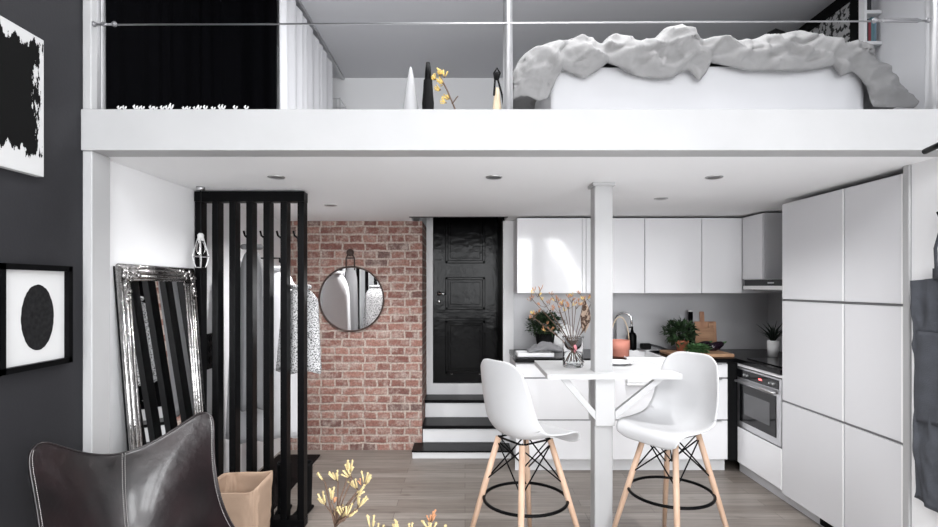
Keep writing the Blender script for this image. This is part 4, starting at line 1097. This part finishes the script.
# small plant in white pot at right
sx_ = 2.62; sy_ = 4.42
sx_ = (773-VX)*4.30/F
t = thing('potted_plant', 'dark spiky plant in a white pot in the kitchen corner by the hob', 'plant', (sx_, 4.30, WZ))
obj('pot', L([(0, 0), (.040, 0), (.044, .13), (.038, .13), (.036, .11), (0, .11)], (sx_, 4.30, WZ), 24), 'ceramic', t, smooth=True)
b = BM(); rnd = random.Random(8)
for k in range(46):
    a = rnd.uniform(0, 2*PI); e = rnd.uniform(.1, .9); d = Vector((math.cos(a)*e, math.sin(a)*e, 1)).normalized(); l = rnd.uniform(.10, .20)
    p0 = Vector((sx_, 4.30, WZ+.11)); tube(b, [p0, p0+d*l*.6, p0+d*l+Vector((math.cos(a)*.03, math.sin(a)*.03, -.01))], [.004, .009, .001], seg=5, flat=.3)
obj('foliage', b, 'darkleaf', t, smooth=True)

# ================================================================= PAPER BAG
t = thing('paper_bag', 'open brown kraft paper bag on the floor before the slatted divider', 'bag', (-1.245, 2.93, 0), 0)
bw, bd, bh = .135, .13, .41
def bag(u, v):
    # rounded rectangle section, open top
    a = 2*PI*u+.25; c_, s_ = math.cos(a), math.sin(a)
    e = .32; sx = math.copysign(abs(c_)**e, c_); sy = math.copysign(abs(s_)**e, s_)
    fl = .90+.10*v+.012*noise.noise(Vector((u*5, v*3, 0)))
    z = bh*v+(.012*math.sin(a*2+1) if v > .98 else 0)+(.01*s_ if v > .9 else 0)
    crease = .006*noise.noise(Vector((c_*5, s_*5, v*9)))
    return Vector((-1.245+(bw*fl+crease)*sx+.012*v*s_, 2.93+(bd*fl+crease)*sy, z+.001))
o = obj('side_walls', grid(BM(), bag, 96, 26, closeu=True), 'kraft', t, smooth=True, solid=.004)
obj('base', B(-1.245-.115, -1.245+.115, 2.93-.112, 2.93+.112, .001, .006), 'kraft', t)

# ================================================================= BUTTERFLY CHAIR
t = thing('butterfly_chair', 'dark brown leather sling butterfly chair at lower left', 'chair', (-1.12, 1.98, 0))
bl, br = P(24, 436, 1.84), P(216, 402, 2.30)
cen = (bl+br)/2; ax = (br-bl); ax.z = 0; wb = ax.length; ax.normalize(); fw_ = Vector((ax.y, -ax.x, 0))  # facing +X -Y
fl_ = Vector((*(cen.xy+fw_.xy*.70-ax.xy*.36), .58)); fr_ = Vector((*(cen.xy+fw_.xy*.70+ax.xy*.36), .58))
def sling(u, v):
    # v=0 back edge, 1 front edge ; u=0 left
    e0 = bl.lerp(br, u); e1 = fl_.lerp(fr_, u)
    su = math.sin(PI*u); s2 = (2*u-1)
    e0 = e0+Vector((0, 0, -.165*su**1.15)); e0 -= fw_*.11*su
    e1 = e1+Vector((0, 0, -.14*su))-fw_*.10*su
    q1 = e0+Vector((0, 0, -.40-.06*su))+fw_*(.02-.05*su)
    q2 = e1+Vector((0, 0, -.22-.10*su))-fw_*.34
    p = e0*(1-v)**3+q1*3*v*(1-v)**2+q2*3*v*v*(1-v)+e1*v**3
    p -= ax*s2*.05*math.sin(PI*v)
    return p
NU, NV = 61, 61
def sling_r(u, v): 
    # round the corner pockets
    d = lambda a: a
    uu = u
    k = max(0, 1-v/.10); uu = u+(.5-u)*.0
    p = sling(u, v)
    c_ = abs(2*u-1)
    if v < .12:
        f = (1-v/.12)*max(0, (c_-.72)/.28)
        p.z -= .055*f*f; p -= ax*math.copysign(.022*f*f, u-.5)
    return p
b = grid(BM(), sling_r, NU, NV)
obj('leather_sling', b, 'leather', t, smooth=True, solid=.006, subsurf=1)
def off(p, u, v, d=.0045):
    e = .01; a = sling_r(min(1, u+e), v)-sling_r(max(0, u-e), v); c_ = sling_r(u, min(1, v+e))-sling_r(u, max(0, v-e))
    n_ = c_.cross(a).normalized()
    if n_.dot(Vector((0, 0, 0))-Vector(p)+Vector((0, 0, 1.2))) < 0: n_ = -n_
    return p+n_*d
# edge piping, centre seam, stitches
edge = [sling_r(0, k/40) for k in range(40, -1, -1)]+[sling_r(k/40, 0) for k in range(1, 41)]+[sling_r(1, k/40) for k in range(1, 41)]
obj('piping', T(edge, .0045, seg=8), 'leather', t, smooth=True)
for du in (-.008, .008):
    b = BM(); n_ = 150
    for k in range(0, n_):
        v0 = k/n_; p = off(sling_r(.5+du, v0), .5+du, v0); q = off(sling_r(.5+du, v0+.55/n_), .5+du, v0+.55/n_)
        tube(b, [p, q], .0011, seg=4)
    obj('stitching', b, 'thread', t)
obj('seam', T([off(sling_r(.5, k/60), .5, k/60, .003) for k in range(61)], .004, seg=6), 'leather', t, smooth=True)
for uu in (.009, .991):
    b = BM(); n_ = 130
    for k in range(n_):
        v0 = k/n_*.98+.01; p = off(sling_r(uu, v0), uu, v0); q = off(sling_r(uu, v0+.004), uu, v0+.004)
        tube(b, [p, q], .0012, seg=4)
    obj('stitching', b, 'thread', t)
# steel rod frame
gl = cen+fw_*.62-ax*.30; gr = cen+fw_*.62+ax*.30; gbl = cen+fw_*.02-ax*.26; gbr = cen+fw_*.02+ax*.26
for q in (gl, gr, gbl, gbr): q.z = .0205
b = BM()
bo = -fw_*.03
tube(b, [bl+bo+ax*.05+Vector((0, 0, -.06)), gbl-fw_*.10, gbr-fw_*.10, br+bo-ax*.05+Vector((0, 0, -.06))], .007, seg=8)
tube(b, [fl_+Vector((0, 0, -.02)), gl, gr, fr_+Vector((0, 0, -.02))], .007, seg=8)
tube(b, [gbl-fw_*.10, gl], .007, seg=8); tube(b, [gbr-fw_*.10, gr], .007, seg=8)
obj('rod_frame', b, 'black_satin', t, smooth=True)

# ================================================================= FOREGROUND FLOWERS
fy = 1.35
t = thing('side_table', 'small round black side table below the yellow flowers', 'table', (-.27, fy, .0125))
obj('top', L([(0, .50), (.20, .50), (.20, .52), (0, .52)], (-.27, fy, 0), 40), 'black_satin', t)
for k in range(3):
    a = 2*PI*k/3; obj('leg', T([(-.27+.17*math.cos(a), fy+.17*math.sin(a), .014), (-.27+.10*math.cos(a), fy+.10*math.sin(a), .50)], .010), 'black_satin', t, smooth=True)
t = thing('flower_vase', 'bouquet of pale yellow kangaroo paw flowers in the foreground', 'vase', (-.27, fy, .521))
obj('vase', L([(0, 0), (.045, 0), (.055, .03), (.05, .12), (.028, .20), (.03, .215), (.024, .215), (.022, .19), (0, .03)], (-.27, fy, .521), 28), 'ceramic', t, smooth=True)
rnd = random.Random(77); bs = BM()
base = Vector((-.27, fy, .62))
sprays = [(335, 527, [(325, 476, -.5, .6, 3), (338, 476, -.6, .6, 4), (349, 468, .2, 1, 4), (352, 472, -.6, .3, 3), (364, 480, .5, .8, 5), (358, 484, -.5, .2, 4), (326, 500, -.9, .7, 6), (331, 496, -.1, 1, 4), (345, 514, -.2, .9, 5), (346, 512, .8, .4, 3), (357, 503, .7, .8, 5), (355, 490, .3, .1, 3), (333, 504, .5, -.2, 3)]),
          (378, 560, [(371, 524, -.2, 1, 3), (377, 530, .7, .8, 4), (400, 529, -.6, .6, 4), (410, 531, .5, .8, 3)]),
          (420, 570, [(431, 527, 0, 1, 5), (438, 533, .6, .6, 4)])]
for bx_, by_, hs in sprays:
    root = P(bx_, by_, fy)
    tube(bs, [base, root], .0035, seg=6)
    for (px, py, dx, dz, n_) in hs:
        hp = P(px, py+6, fy+rnd.uniform(-.03, .03))
        tube(bs, [root, root.lerp(hp, .5)+Vector((rnd.uniform(-.006, .006), 0, .004)), hp], .0020, seg=5)
        paw(t, 'paleyellow', bs, hp, (dx, 0, dz), n_+2, .024, rnd, .75)
paw(t, 'rust', bs, P(334, 504, fy-.01), (0, 0, 1), 3, .016, rnd, .8); paw(t, 'rust', bs, P(430, 524, fy-.01), (0, 0, 1), 5, .022, rnd, .8); paw(t, 'rust', bs, P(362, 486, fy-.01), (0, 0, 1), 2, .016, rnd, .8)
obj('stem', bs, 'stem', t, smooth=True)

# ================================================================= APRON + black rod on the right wall
t = thing('apron', 'charcoal denim apron hanging on the pale right wall', 'apron', (XR-.03, 2.36, .5))
def apron(u, v):
    y = 2.49-.28*u-.02*(1-v)*(1-u)+.004*math.sin(v*9); z = .50+1.03*v
    if u < .5 and v > .93: z -= (.5-u)*.03
    x = XR-.030-.012*math.sin(u*8+v*1.5)-.006*math.sin(u*19+2)-.012*(1-v)-.012*max(0, 1-abs(noise.noise(Vector((u*4+v*2, v*5, 3))))*4)
    return Vector((x, y, z-.04*(1-v)*u*1.6))
obj('cloth', grid(BM(), apron, 40, 44), 'denim', t, smooth=True, solid=.004)
def pocket(u, v):
    y = 2.475-.20*u; z = .86+.42*v; return Vector((XR-.052-.006*math.sin(u*8)-.004*math.sin(v*5), y, z))
obj('pocket', grid(BM(), pocket, 20, 20), 'denim', t, smooth=True, solid=.004)
obj('bib', grid(BM(), lambda u, v: Vector((XR-.034-.01*math.sin(u*6), 2.40-.19*u-.0*v, 1.52+.05*v)), 14, 8), 'denim', t, smooth=True, solid=.004)
obj('strap', T([(XR-.04, 2.375, 1.55), (XR-.045, 2.375, 1.66), (XR-.035, 2.345, 1.80), (XR-.045, 2.30, 1.66), (XR-.04, 2.28, 1.55)], [.010]*5, seg=8, flat=.4), 'denim', t, smooth=True)
tag(obj('coat_hook', T([(XR, 2.345, 1.80), (XR-.05, 2.345, 1.795), (XR-.062, 2.345, 1.82)], .006, seg=8), 'black_satin', smooth=True), 'small black wall hook carrying the apron', 'hook')
p0, p1 = P(925, 151.5, 2.20), P(952, 139, 2.03)
tag(obj('curtain_rod', T([p0, p1, (XR, 1.95, p1.z+.03)], .012, seg=10), 'black_satin', smooth=True), 'short black rod on the right wall just below the beam', 'rod')
